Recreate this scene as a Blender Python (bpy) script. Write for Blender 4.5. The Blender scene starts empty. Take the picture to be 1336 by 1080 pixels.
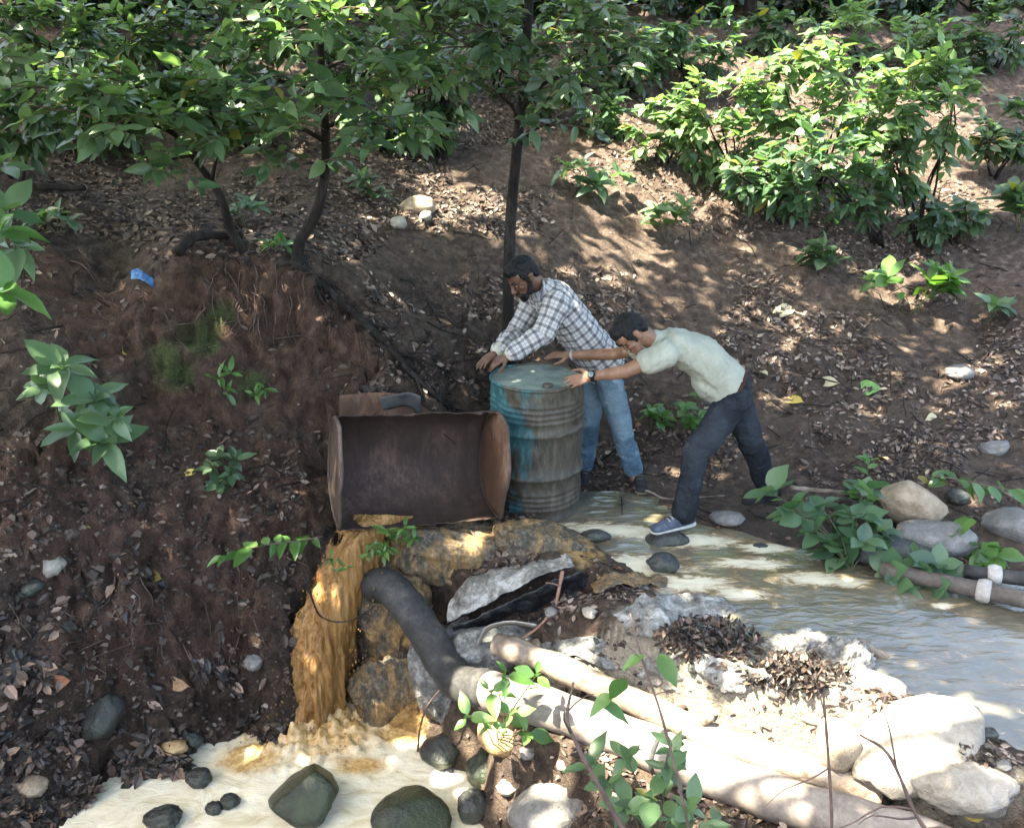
import bpy, bmesh, math, random
import numpy as np
from mathutils import Vector, Matrix, Quaternion
from mathutils.bvhtree import BVHTree
random.seed(7); rng = np.random.default_rng(7)
scn = bpy.context.scene
COL = scn.collection

# ------------------------------------------------------------------ camera
F = 1157.0; CX, CY = 668.0, 540.0; PITCH = math.radians(19.7); CAMZ = 2.5
CS, SN = math.cos(PITCH), math.sin(PITCH)
cam_d = bpy.data.cameras.new('camera'); cam = bpy.data.objects.new('camera', cam_d); COL.objects.link(cam)
cam.location = (0, 0, CAMZ); cam.rotation_euler = (math.pi/2 - PITCH, 0, 0)
cam_d.sensor_width = 36; cam_d.lens = 36*F/1336.0; cam_d.clip_end = 400; cam_d.clip_start = 0.05
scn.camera = cam
# ------------------------------------------------------------------ light
SUN = Vector((-0.45, -0.16, 0.87)).normalized()
world = bpy.data.worlds.new('World'); scn.world = world; world.use_nodes = True
wn = world.node_tree; bg = wn.nodes['Background']
sky = wn.nodes.new('ShaderNodeTexSky'); sky.sky_type = 'NISHITA'; sky.sun_disc = False
sky.sun_elevation = math.asin(SUN.z); sky.sun_rotation = math.atan2(SUN.x, SUN.y)
sky.air_density = 0.8; sky.dust_density = 3.0; sky.ozone_density = 0.6
wn.links.new(sky.outputs[0], bg.inputs[0]); bg.inputs[1].default_value = 0.15
sun_d = bpy.data.lights.new('sun', 'SUN'); sun_d.energy = 5.0; sun_d.angle = math.radians(0.53); sun_d.color = (1, .93, .82)
sun = bpy.data.objects.new('sun', sun_d); COL.objects.link(sun); sun.location = (0, 0, 30)
sun.rotation_euler = SUN.to_track_quat('Z', 'Y').to_euler()
vs = scn.view_settings; vs.view_transform = 'Standard'; vs.look = 'None'; vs.gamma = 1.0; vs.use_curve_mapping = False
vs.exposure = 3.2
vs.use_white_balance = True; vs.white_balance_temperature = 7100; vs.white_balance_tint = 4
scn.cycles.max_bounces = 6; scn.cycles.diffuse_bounces = 3; scn.cycles.glossy_bounces = 3
scn.cycles.transmission_bounces = 4; scn.cycles.transparent_max_bounces = 6

# ------------------------------------------------------------------ projection helpers
def ray(px, py):
    a = (px-CX)/F; b = (CY-py)/F
    return Vector((a, CS + b*SN, -SN + b*CS))
def W(px, py, y):
    d = ray(px, py); t = y/d.y
    return Vector((d.x*t, y, CAMZ + d.z*t))
def WZ(px, py, z):
    d = ray(px, py); t = (z-CAMZ)/d.z
    return Vector((d.x*t, d.y*t, z))
def proj(p):
    x, y, z = p[0], p[1], p[2]-CAMZ
    dep = y*CS - z*SN; up = y*SN + z*CS
    return (CX + F*x/dep, CY - F*up/dep, dep)

# ------------------------------------------------------------------ noise
def _hash(ix, iy, iz, seed):
    h = (ix*374761393 + iy*668265263 + iz*2147483647 + seed*974634277) & 0xFFFFFFFF
    h = ((h ^ (h >> 13))*1274126177) & 0xFFFFFFFF
    h = ((h ^ (h >> 15))*2246822519) & 0xFFFFFFFF
    return ((h ^ (h >> 16)) & 0xFFFFFF)/float(0xFFFFFF)*2-1
def vnoise(p, seed=0):
    p = np.asarray(p, float); i = np.floor(p).astype(np.int64); f = p-i; f = f*f*f*(f*(f*6-15)+10)
    x, y, z = i[..., 0], i[..., 1], i[..., 2]; fx, fy, fz = f[..., 0], f[..., 1], f[..., 2]
    def L(a, b, t): return a+(b-a)*t
    return L(L(L(_hash(x, y, z, seed), _hash(x+1, y, z, seed), fx), L(_hash(x, y+1, z, seed), _hash(x+1, y+1, z, seed), fx), fy),
             L(L(_hash(x, y, z+1, seed), _hash(x+1, y, z+1, seed), fx), L(_hash(x, y+1, z+1, seed), _hash(x+1, y+1, z+1, seed), fx), fy), fz)
def fbm(p, scale=1.0, oct=4, seed=0, gain=.5):
    p = np.asarray(p, float)*scale; a = 1.0; s = 0; tot = 0
    for k in range(oct):
        s = s + a*vnoise(p, seed+k*17); tot += a; a *= gain; p = p*2.03+7.1
    return s/tot

# ------------------------------------------------------------------ object helpers
def tag(o, label=None, cat=None, group=None, kind=None):
    if label: o['label'] = label
    if cat: o['category'] = cat
    if group: o['group'] = group
    if kind: o['kind'] = kind
    return o
def link(name, me, m=None, parent=None, smooth=True):
    if m is not None and not me.materials: me.materials.append(m)
    if smooth and len(me.polygons): me.polygons.foreach_set('use_smooth', [True]*len(me.polygons))
    o = bpy.data.objects.new(name, me); COL.objects.link(o)
    if parent is not None:
        o.parent = parent; o.matrix_parent_inverse = Matrix.Translation(-Vector(parent.location))
    return o
def empty(name, loc, label=None, cat=None, group=None):
    o = bpy.data.objects.new(name, None); COL.objects.link(o); o.location = loc; o.empty_display_size = .1
    return tag(o, label, cat, group)
def mesh_np(name, v, f):
    me = bpy.data.meshes.new(name); me.from_pydata([tuple(map(float, q)) for q in v], [], [tuple(map(int, q)) for q in f]); me.update()
    return me
def get_v(me):
    a = np.empty(len(me.vertices)*3); me.vertices.foreach_get('co', a); return a.reshape(-1, 3)
def set_v(me, v):
    me.vertices.foreach_set('co', np.asarray(v, float).ravel()); me.update()
def get_n(me):
    a = np.empty(len(me.vertices)*3); me.vertex_normals.foreach_get('vector', a); return a.reshape(-1, 3)
def set_attr(me, name, vals):
    at = me.attributes.new(name, 'FLOAT', 'POINT'); at.data.foreach_set('value', np.asarray(vals, np.float32))
def set_vattr(me, name, vals):
    at = me.attributes.new(name, 'FLOAT_VECTOR', 'POINT'); at.data.foreach_set('vector', np.asarray(vals, np.float32).ravel())
class MB:
    def __init__(s): s.v = []; s.f = []
    def add(s, v, f):
        b = len(s.v); s.v.extend(v); s.f.extend([tuple(i+b for i in q) for q in f])
    def tube(s, pts, rad, n=7, cap=True, wob=0, seed=0):
        pts = [Vector(p) for p in pts]; m = len(pts)
        rads = rad if isinstance(rad, (list, tuple)) else [rad]*m
        r = random.Random(seed); v = []; f = []; prev = None
        for i, p in enumerate(pts):
            t = (pts[min(i+1, m-1)]-pts[max(i-1, 0)]).normalized()
            if prev is None:
                prev = t.cross(Vector((.31, .17, .94)))
                if prev.length < 1e-3: prev = t.cross(Vector((1, 0, 0)))
            a = (prev - t*prev.dot(t)).normalized(); prev = a; b = t.cross(a)
            for k in range(n):
                th = 2*math.pi*k/n; rr = rads[i]*(1+wob*(r.random()-.5)*2)
                v.append(p + a*math.cos(th)*rr + b*math.sin(th)*rr)
        for i in range(m-1):
            for k in range(n):
                k2 = (k+1) % n; f.append((i*n+k, i*n+k2, (i+1)*n+k2, (i+1)*n+k))
        if cap:
            f.append(tuple(range(n-1, -1, -1))); f.append(tuple((m-1)*n+k for k in range(n)))
        s.add(v, f)
    def mesh(s, name): return mesh_np(name, s.v, s.f)
    def build(s, name, m, parent=None, smooth=True): return link(name, s.mesh(name), m, parent, smooth)
def spline(pts, n):
    pts = [Vector(p) for p in pts]; P = [pts[0]*2-pts[1]]+pts+[pts[-1]*2-pts[-2]]; out = []
    seg = len(pts)-1
    for k in range(n):
        u = k/(n-1)*seg; i = min(int(u), seg-1); t = u-i
        a, b, c, d = P[i], P[i+1], P[i+2], P[i+3]
        out.append(.5*((2*b)+(c-a)*t+(2*a-5*b+4*c-d)*t*t+(3*b-a-3*c+d)*t**3))
    return out
def lerp(a, b, t): return a+(b-a)*t

# ------------------------------------------------------------------ material helpers
class NT:
    def __init__(s, name):
        s.m = bpy.data.materials.new(name); s.m.use_nodes = True; s.t = s.m.node_tree
        s.p = s.t.nodes['Principled BSDF']; s.out = s.t.nodes['Material Output']
    def n(s, typ, props=None, **ins):
        nd = s.t.nodes.new('ShaderNode'+typ)
        for k, v in (props or {}).items(): setattr(nd, k, v)
        for k, v in ins.items():
            key = int(k[1:]) if k[0] == 'i' and k[1:].isdigit() else k.replace('_', ' ')
            s.set(nd.inputs[key], v)
        return nd
    def set(s, inp, v):
        if isinstance(v, bpy.types.NodeSocket): s.t.links.new(v, inp)
        elif isinstance(v, bpy.types.Node): s.t.links.new(v.outputs[0], inp)
        else:
            if isinstance(v, (tuple, list)) and len(v) == 3 and inp.type == 'RGBA': v = (*v, 1)
            inp.default_value = v
    def coord(s, w='Object'): return s.n('TexCoord').outputs[w]
    def attr(s, name, out='Fac'): return s.n('Attribute', {'attribute_name': name}).outputs[out]
    def noise(s, scale, detail=4, rough=.55, vec=None, dist=0.0):
        nd = s.n('TexNoise', Scale=scale, Detail=detail, Roughness=rough, Distortion=dist)
        s.t.links.new(vec if vec is not None else s.coord(), nd.inputs['Vector']); return nd.outputs['Fac']
    def ramp(s, fac, stops, interp='LINEAR'):
        r = s.n('ValToRGB', Fac=fac); cr = r.color_ramp; cr.interpolation = interp
        while len(cr.elements) < len(stops): cr.elements.new(.5)
        for e, (p, c) in zip(cr.elements, stops):
            e.position = p; e.color = (*c, 1) if isinstance(c, (tuple, list)) else (c, c, c, 1)
        return r.outputs[0]
    def mix(s, fac, a, b, mode='MIX'):
        nd = s.n('Mix', {'data_type': 'RGBA', 'blend_type': mode}); s.set(nd.inputs[0], fac); s.set(nd.inputs[6], a); s.set(nd.inputs[7], b)
        return nd.outputs[2]
    def math(s, op, a, b=0.0, clamp=False):
        nd = s.n('Math', {'operation': op, 'use_clamp': clamp}); s.set(nd.inputs[0], a); s.set(nd.inputs[1], b); return nd.outputs[0]
    def mapv(s, vec, scale):
        nd = s.n('Mapping'); s.set(nd.inputs[0], vec); nd.inputs['Scale'].default_value = scale; return nd.outputs[0]
    def bump(s, h, strength=.4, dist=.02):
        nd = s.n('Bump', Strength=strength, Distance=dist); s.set(nd.inputs['Height'], h); s.t.links.new(nd.outputs[0], s.p.inputs['Normal']); return nd
    def pr(s, color=None, rough=None, spec=None, **k):
        if color is not None: s.set(s.p.inputs['Base Color'], color)
        if rough is not None: s.set(s.p.inputs['Roughness'], rough)
        if spec is not None: s.set(s.p.inputs['Specular IOR Level'], spec)
        for a, b in k.items(): s.set(s.p.inputs[a.replace('_', ' ')], b)
        return s.m
    def rand(s):   # per object and per island random
        a = s.n('ObjectInfo').outputs['Random']; b = s.n('NewGeometry').outputs['Random Per Island']
        return s.math('FRACT', s.math('ADD', a, s.math('MULTIPLY', b, 7.31)))
# ------------------------------------------------------------------ terrain
CP = []
for q in [  # (pixel x, pixel y, distance y)
 (1130,560,5.95),(1000,560,6.0),(1150,450,7.0),(1300,420,7.3),(900,350,7.7),(1100,350,8.0),(700,350,7.0),(560,300,6.9),
 (900,220,9.0),(700,180,9.2),(1250,250,9.0),(860,100,10.6),(1300,100,10.6),(600,100,10.4),(1000,20,12.2),(300,150,8.5),(100,100,9.0),
 (100,250,7.0),(450,250,7.2),(560,400,6.15),(615,450,5.95),(600,535,5.45),(390,343,5.62),(230,328,5.5),(330,302,6.2),(480,428,5.48),
 (560,510,5.33),(430,610,5.12),(300,572,5.02),(200,540,4.97),(390,450,5.45),(390,550,5.22),(260,400,5.38),(260,480,5.16),
 (150,380,5.65),(110,325,5.75),(60,390,5.25),(0,480,4.75),(0,390,5.1),(100,560,4.6),(0,600,4.4),(150,680,4.42),(300,650,4.72),(420,680,4.72),
 (60,740,4.18),(0,800,3.98),(200,780,4.25),(350,780,4.42),(350,880,4.28),(200,880,4.1),(60,880,3.9),(335,942,4.32),(250,975,4.14),
 (150,1000,3.93),(130,1040,3.74),(0,960,3.75),(0,1080,3.4),(90,1080,3.5),(-120,700,4.2),(-150,1000,3.5),(-200,500,4.7),
 (440,750,4.72),(430,850,4.58),(425,930,4.5),(530,750,4.58),(530,850,4.40),(530,940,4.28),(580,960,4.17),(600,850,4.12),
 (560,690,4.74),(650,690,4.74),(480,695,4.72),(700,780,4.22),(700,880,3.62),(800,965,3.22),(900,1040,3.0),(700,960,3.5),(690,1030,3.5),
 (760,1060,3.25),(900,1080,2.9),(1100,1080,2.62),(1250,670,4.9),(1330,640,5.1),(1330,735,4.38),(1420,600,5.4)]:
    CP.append(W(*q))
for px, py, z in [(825,625,.03),(760,600,0.04),(800,600,.05),(700,640,-.01),(1000,663,.02),(1080,645,.1),(930,640,.03),(890,690,-.02),(870,660,.01),(800,660,-.02),
 (850,722,-.09),(950,745,-.12),(1050,800,-.15),(1200,850,-.13),(1300,900,-.1),(1336,800,-.15),(1336,930,-.1),(800,702,-.06),(1480,860,-.15),(1480,780,-.1),
 (760,706,-.01),(760,740,.05),(800,790,.06),(900,850,.06),(1000,880,.07),(1110,905,.07),(1200,960,.06),(1336,1035,.06),(1500,1090,.06),
 (900,800,-.02),(1000,830,-.06),(1000,950,.0),(850,900,.04),(800,850,.05),
 (1110,712,.03),(1010,690,.04),(1180,752,.02),(930,668,.03),(1260,790,-.06),
 (400,1040,-1.14),(550,1000,-1.14),(250,1062,-1.12),(620,1005,-1.0),(480,965,-1.12),(600,1060,-1.12)]:
    CP.append(WZ(px, py, z))
CP += [Vector(q) for q in [(.15,5.25,-.01),(-.8,2.9,-1.15),(-1.6,2.9,-1.05),(0,2.7,-1.0),(.7,2.3,-.35),(1.6,2.0,.05),(3,2,.1),(-2.6,2.6,-.5),(-4,3.2,.9),(-6,5,2.4),(-6,3,1.7),
 (-4,1.6,.6),(-4,0,.9),(4,0,.9),(0,.3,.9),(0,1.4,.0),(2,.8,.5),(-2,1.0,.4),(6,3,0.0),(6,5,.35),(4.5,7,.9),(7,8,1.3),(7,12,3.4),(0,14,4.9),(-6,9,3.3),(-6,14,5.5),(7,16,6),(0,22,10),
 (-13,5,3.5),(-13,14,6),(13,5,.6),(13,14,4.6),(-13,25,12),(13,25,11),(0,28,13),(0,-4,1.1),(-13,-4,1.6),(13,-4,1.2),(4,12.5,3.6),(-3,12,4.0),(-3.6,6.5,2.1)]]
CP = np.array([tuple(q) for q in CP])
_C2 = .10**2
def _phi(d2): return np.sqrt(d2+_C2)
_n = len(CP)
_A = np.zeros((_n+3, _n+3)); _d2 = ((CP[:, None, :2]-CP[None, :, :2])**2).sum(-1)
_A[:_n, :_n] = _phi(_d2) - np.eye(_n)*.02; _A[:_n, _n] = 1; _A[:_n, _n+1:] = CP[:, :2]; _A[_n, :_n] = 1; _A[_n+1:, :_n] = CP[:, :2].T
_w = np.linalg.solve(_A, np.concatenate([CP[:, 2], np.zeros(3)]))
def H(x, y):
    x = np.asarray(x, float); y = np.asarray(y, float); sh = x.shape; x = x.ravel(); y = y.ravel(); out = np.empty(len(x))
    for i in range(0, len(x), 20000):
        a = x[i:i+20000]; b = y[i:i+20000]
        out[i:i+20000] = _phi((a[:, None]-CP[:, 0])**2+(b[:, None]-CP[:, 1])**2) @ _w[:_n] + _w[_n] + _w[_n+1]*a + _w[_n+2]*b
    return out.reshape(sh)
def axis(segs):
    o = []
    for a, b, st in segs: o.extend(np.arange(a, b-1e-6, st))
    o.append(segs[-1][1]); return np.array(o)
GX = axis([(-14, -6, .5), (-6, -3.4, .12), (-3.4, 3.6, .028), (3.6, 6.5, .12), (6.5, 14, .5)])
GY = axis([(-4, 2.2, .3), (2.2, 6.4, .024), (6.4, 12.6, .055), (12.6, 28, .5)])
X, Y = np.meshgrid(GX, GY, indexing='xy'); Z = H(X, Y)
P3 = np.stack([X, Y, Z], -1)
gx = np.gradient(Z, GX, axis=1); gy = np.gradient(Z, GY, axis=0)
Nn = np.stack([-gx, -gy, np.ones_like(Z)], -1); Nn /= np.linalg.norm(Nn, axis=-1, keepdims=True)
steep = np.clip((1-Nn[..., 2]-.12)/.35, 0, 1)
big = fbm(P3, 1.1, 4, 3)*.08 + fbm(P3, 4.5, 4, 5)*.05 + fbm(P3, 15, 4, 8, .65)*.030
ridge = (1-np.abs(fbm(P3*np.array([1, 1, .35]), 5.0, 4, 21, .6))*2.2)
cliff = (ridge-.5)*.12 + fbm(P3, 8, 5, 31, .70)*.075
damp = np.ones_like(Z)
def px_grid(P):
    x, y, z = P[..., 0], P[..., 1], P[..., 2]-CAMZ
    dep = np.maximum(y*CS-z*SN, .2); return CX+F*x/dep, CY-F*(y*SN+z*CS)/dep
# calm ground under the drum, the water and the feet
def blob(c, r, soft=.5): return np.clip((1+soft - np.hypot(X-c[0], Y-c[1])/r)/soft, 0, 1)
calm = np.maximum.reduce([blob((.15, 5.25), .45), blob((1.3, 4.3), .9), blob((2.2, 3.8), 1.0), blob((1.66, 5.25), .3), blob((.7, 5.65), .35), blob((1.0, 4.8), .25), blob((-.7, 3.6), .75)])
amp = 1-.75*calm
far = np.clip((Y-6.5)/4, 0, 1)
disp = (big*(1+.5*far)*amp + cliff*steep*amp)
P3 = P3 + Nn*disp[..., None]
# hollows in which the pipes, the log and the cut drum lie
PIPE_A = [W(488, 764, 4.50), W(505, 764, 4.44), W(528, 786, 4.34), W(556, 826, 4.2), W(584, 872, 4.02), W(606, 893, 3.88), W(636, 898, 3.76)]
PIPE_B = [W(622, 896, 3.82), W(720, 925, 3.6), W(820, 962, 3.38), W(920, 1005, 3.15), W(1040, 1050, 2.92), W(1180, 1092, 2.7), W(1330, 1150, 2.5)]
LOG_A = [W(648, 840, 4.02), W(700, 858, 3.86), W(780, 893, 3.62), W(860, 930, 3.44), W(940, 966, 3.25), W(1080, 1012, 3.05), W(1150, 1040, 2.95)]
def carve(path, rad, drop, n=60, soft=2.2):
    for p in spline(path, n):
        d = np.hypot(P3[..., 0]-p.x, P3[..., 1]-p.y); k = np.clip((soft-d/rad)/(soft-1), 0, 1); k = k*k*(3-2*k)
        z = P3[..., 2]; lim = p.z-drop; P3[..., 2] = np.where(z > lim, z+(lim-z)*k, z)
carve(PIPE_A, .14, .16); carve(PIPE_B, .13, .07); carve(LOG_A, .08, .045)
carve([W(470, 618, 4.60), W(648, 606, 4.86)], .30, .40, 12, 1.3); carve([W(455, 640, 4.5), W(640, 640, 4.7)], .16, .30, 12, 1.6)
carve([W(600, 840, 4.25), W(680, 810, 4.22), W(750, 780, 4.25)], .10, .06, 12, 1.8)
nx, ny = len(GX), len(GY)
idx = np.arange(nx*ny).reshape(ny, nx)
faces = np.stack([idx[:-1, :-1], idx[:-1, 1:], idx[1:, 1:], idx[1:, :-1]], -1).reshape(-1, 4)
tv = P3.reshape(-1, 3)
terr = bpy.data.meshes.new('hillside_ground')
terr.vertices.add(len(tv)); terr.vertices.foreach_set('co', tv.ravel())
terr.loops.add(faces.size); terr.loops.foreach_set('vertex_index', faces.ravel())
terr.polygons.add(len(faces)); terr.polygons.foreach_set('loop_start', np.arange(0, faces.size, 4)); terr.polygons.foreach_set('loop_total', np.full(len(faces), 4))
terr.update(calc_edges=True); terr.validate()
BV = BVHTree.FromPolygons([tuple(q) for q in tv], [tuple(q) for q in faces.tolist()])
CAMP = Vector((0, 0, CAMZ))
def hit(px, py):
    h = BV.ray_cast(CAMP, ray(px, py).normalized()); return h[0]
def hitn(px, py):
    h = BV.ray_cast(CAMP, ray(px, py).normalized()); return h[0], h[1]
def gz(x, y):
    h = BV.ray_cast(Vector((x, y, 30)), Vector((0, 0, -1))); return h[0].z if h[0] else 0.
def on(x, y, dz=0): return Vector((x, y, gz(x, y)+dz))
# masks of the ground's own colours (clay, moss, wet mud, orange silt) and of sun-paled dry and sandy tones, placed in the world
def mask(items):
    m = np.zeros_like(Z)
    for px, py, r in items:
        c = hit(px, py)
        d = np.sqrt(((P3-np.array(c))**2).sum(-1)); m = np.maximum(m, np.clip(1.35-d/r, 0, 1))
    return m
m_clay = mask([(330,430,.5),(400,480,.45),(250,560,.4),(300,380,.4),(150,420,.35),(450,500,.3),(250,800,.45),(130,760,.4),(350,640,.4),(60,640,.4),(150,820,.35),(220,700,.3),(40,360,.3)])
m_moss = mask([(260,440,.22),(290,410,.15),(230,490,.2),(215,460,.16),(330,500,.15)])*.8
m_wet = mask([(350,850,.4),(300,930,.4),(100,960,.5),(50,1050,.4),(370,720,.3),(330,600,.0001),(780,650,.35),(1000,690,.3),(1080,720,.25),(540,840,.35),(600,780,.3),(700,790,.3)])
m_org = mask([(520,740,.20),(560,710,.2),(640,695,.22),(600,700,.2),(500,850,.14),(545,830,.1),(560,900,.15),(520,950,.2),(700,700,.15),(480,800,.2),(760,720,.15),(830,730,.12)])
m_sunpaled_sand = .95*mask([(1080,860,.25),(950,850,.25),(750,900,.2),(1000,830,.3),(880,820,.3),(1000,900,.35),(900,880,.3),(1150,1000,.3),(800,890,.25),(1100,950,.3),(1250,1010,.25),(1000,960,.3)])  # pale sandy tone that paints the sun's brightness into the dam ground
m_sunpaled_soil = np.clip((X+.6)/1.0, 0, 1)*np.clip((Y-6.4)/2.2, 0, 1)+np.clip((Y-7.2)/2, 0, 1)*.4  # where dry soil is lightened to brighten the sunlit upper slope
for nme, a in (('dry', np.clip(m_sunpaled_soil, 0, 1)), ('clay', m_clay), ('moss', m_moss), ('wet', m_wet), ('orange', m_org), ('sunpaled_sand', m_sunpaled_sand)): set_attr(terr, nme, a.ravel())

g = NT('ground_earth'); co = g.coord()
n1 = g.noise(2.2, 6, .6, co); n2 = g.noise(14, 6, .65, co); n3 = g.noise(60, 4, .7, co); n4 = g.noise(5, 5, .6, co, 1.0)
base = g.ramp(n2, [(.30, (.020, .013, .010)), (.5, (.06, .039, .029)), (.70, (.145, .10, .075))])
base = g.mix(g.ramp(n1, [(.4, 0), (.65, 1)]), base, g.mix(.5, base, (.13, .095, .065)), 'MIX')
base = g.mix(g.math('MULTIPLY', g.attr('dry'), .75), base, g.ramp(n2, [(.30, (.045, .031, .024)), (.5, (.115, .08, .063)), (.70, (.25, .19, .155))]))  # paler soil colour paints sunlight into the upper slope
clayc = g.ramp(g.math('ADD', g.math('MULTIPLY', n2, .5), g.math('MULTIPLY', g.noise(9, 6, .72, g.mapv(co, (1, 1, .35)), .8), .5)), [(.34, (.03, .019, .014)), (.5, (.095, .052, .036)), (.68, (.2, .12, .085))])
def mk(a, n, lo=.42, hi=.62):
    s_ = g.math('ADD', g.math('MULTIPLY', g.attr(a), .9), g.math('MULTIPLY', n, .55)); return g.ramp(s_, [(lo+.1, 0), (hi+.15, 1)])
col = g.mix(mk('clay', n4), base, clayc)
col = g.mix(mk('moss', n2, .6, .8), col, g.ramp(n3, [(.35, (.05, .05, .018)), (.7, (.1, .125, .04))]))
col = g.mix(mk('sunpaled_sand', n4), col, g.ramp(n3, [(.3, (.2, .165, .12)), (.7, (.42, .37, .29))]))  # sunlit look of the dam put into a pale sandy colour
col = g.mix(mk('wet', n1, .42, .75), col, g.mix(1.0, col, (.68, .64, .62), 'MULTIPLY'))
col = g.mix(mk('orange', n2, .5, .7), col, g.ramp(n2, [(.3, (.16, .09, .035)), (.5, (.42, .25, .09)), (.7, (.55, .4, .2))]))
col = g.mix(g.ramp(n3, [(.62, 0), (.7, .5)]), col, (.24, .19, .14))
wetm = mk('wet', n1, .42, .75); rg = g.math('SUBTRACT', .95, g.math('MULTIPLY', wetm, .4))
n5 = g.noise(10, 6, .72, g.mapv(co, (1, 1, .3)), .8); hgt = g.math('ADD', g.math('ADD', g.math('MULTIPLY', n2, .6), g.math('MULTIPLY', n3, .4)), g.math('MULTIPLY', g.math('MULTIPLY', n5, 1.3), g.attr('clay')))
g.bump(hgt, 1.0, .09); g.pr(col, rg, .35)
ground = link('hillside_ground', terr, g.m); tag(ground, 'brown leaf-strewn stream bank and clay hillside', 'ground', kind='structure')

# ------------------------------------------------------------------ water sheets
def water_sheet(name, level, keep, step, amp, foam=None):
    xs = np.arange(-4, 7, step); ys = np.arange(2.2, 5.9, step); XX, YY = np.meshgrid(xs, ys)
    k = keep(XX, YY); HH = H(XX, YY); k &= HH < level+.08
    v = []; ids = -np.ones(XX.shape, int); q = []
    zz = level + amp(XX, YY)
    for j in range(len(ys)-1):
        for i in range(len(xs)-1):
            if k[j, i] and k[j, i+1] and k[j+1, i] and k[j+1, i+1]:
                c = []
                for (a, b) in ((j, i), (j, i+1), (j+1, i+1), (j+1, i)):
                    if ids[a, b] < 0: ids[a, b] = len(v); v.append((XX[a, b], YY[a, b], zz[a, b]))
                    c.append(ids[a, b])
                q.append(c)
    me = mesh_np(name, v, q)
    vv = np.array(v); set_attr(me, 'foam', foam(vv) if foam else np.zeros(len(v)))
    return me
def dam_y(x):  # the crest line of the dam, front edge of the stream
    ax = []; ay = []
    for px, py in ((745,712),(765,742),(805,795),(900,850),(1000,880),(1110,905),(1200,960),(1336,1035),(1500,1090)):
        p = WZ(px, py, 0); ax.append(p.x); ay.append(p.y)
    return np.interp(x, ax, ay)
def st_keep(x, y): return (x > -.30) & (y > np.where(x < .40, 4.66, dam_y(x)+.01)) & (y < 5.45)
def pl_keep(x, y): return (x < .35) & (y < 4.6) & (y > 2.4)
def blobs3(v, items, z):
    m = np.zeros(len(v))
    for px, py, r, s in items:
        c = WZ(px, py, z); d = np.hypot((v[:, 0]-c.x)/s, v[:, 1]-c.y); m = np.maximum(m, np.clip(1.3-d/r, 0, 1))
    return m
def st_foam(v): return blobs3(v, [(790,692,.12,3),(900,705,.1,3),(980,735,.08,3),(1060,755,.09,2.5),(1110,760,.06,2),(900,760,.10,2.5),(970,775,.07,2.4),(830,740,.16,2),(1230,790,.03,2),(1000,715,.07,2.5),(860,700,.09,2)], 0)
sm = water_sheet('stream_water', 0.0, st_keep, .03, lambda x, y: fbm(np.stack([x, y*2.2, x*0], -1), 9, 3, 4)*.004, st_foam)
w = NT('murky_stream'); co = w.coord(); wv = w.mapv(co, (1, 2.4, 1))
bed = w.ramp(w.noise(2.6, 5, .6, co), [(.35, (.075, .068, .048)), (.55, (.125, .112, .08)), (.7, (.19, .168, .12))])
fo = w.math('ADD', w.math('MULTIPLY', w.attr('foam'), .36), w.math('MULTIPLY', w.noise(5, 8, .7, wv, 1.6), .9))
fm = w.ramp(fo, [(.56, 0), (.66, .55), (.8, 1)]); fm2 = w.ramp(fo, [(.48, 0), (.64, 1)])
cc = w.mix(fm2, bed, (.24, .15, .07)); cc = w.mix(fm, cc, (.62, .56, .42))
w.pr(cc, w.math('ADD', .04, w.math('MULTIPLY', fm, .45)), .9)
w.bump(w.noise(7, 4, .5, wv, .8), .25, .03)
stream = link('stream_water', sm, w.m); tag(stream, 'shallow murky brown stream water with floating foam', 'water', kind='structure')

def pool_amp(x, y):
    c = WZ(410, 955, -1); d = np.hypot((x-c.x)/1.4, y-c.y); s = np.exp(-(d/.3)**2)
    p = np.stack([x, y, x*0], -1)
    return fbm(p, 5, 3, 9)*.006 + s*(.03+.09*np.abs(fbm(p, 13, 4, 11, .65))*2)
pm = water_sheet('foam_pool', -1.0, pl_keep, .018, pool_amp, lambda v: blobs3(v, [(410,955,.36,1.7),(520,960,.14,1.6),(330,990,.18,1.5),(470,1000,.1,2)], -1))
w = NT('pool_foam'); co = w.coord()
na = w.noise(4, 7, .62, w.mapv(co, (1, 1.8, 1)), 2.2); nb = w.noise(40, 3, .6, co)
wht = w.ramp(na, [(.3, (.50, .42, .27)), (.48, (.66, .60, .46)), (.7, (.74, .70, .58))])
fo = w.math('ADD', w.math('MULTIPLY', w.attr('foam'), .7), w.math('MULTIPLY', na, .7))
cc = w.mix(w.ramp(fo, [(.62, 0), (.95, 1)]), wht, w.ramp(nb, [(.35, (.36, .21, .075)), (.65, (.60, .42, .2))]))
w.pr(cc, .22, .5); w.bump(w.math('ADD', w.math('MULTIPLY', nb, .35), na), .4, .03)
pool = link('foam_pool', pm, w.m); tag(pool, 'cream foam covered pool below the waterfall', 'water', kind='structure')
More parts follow.
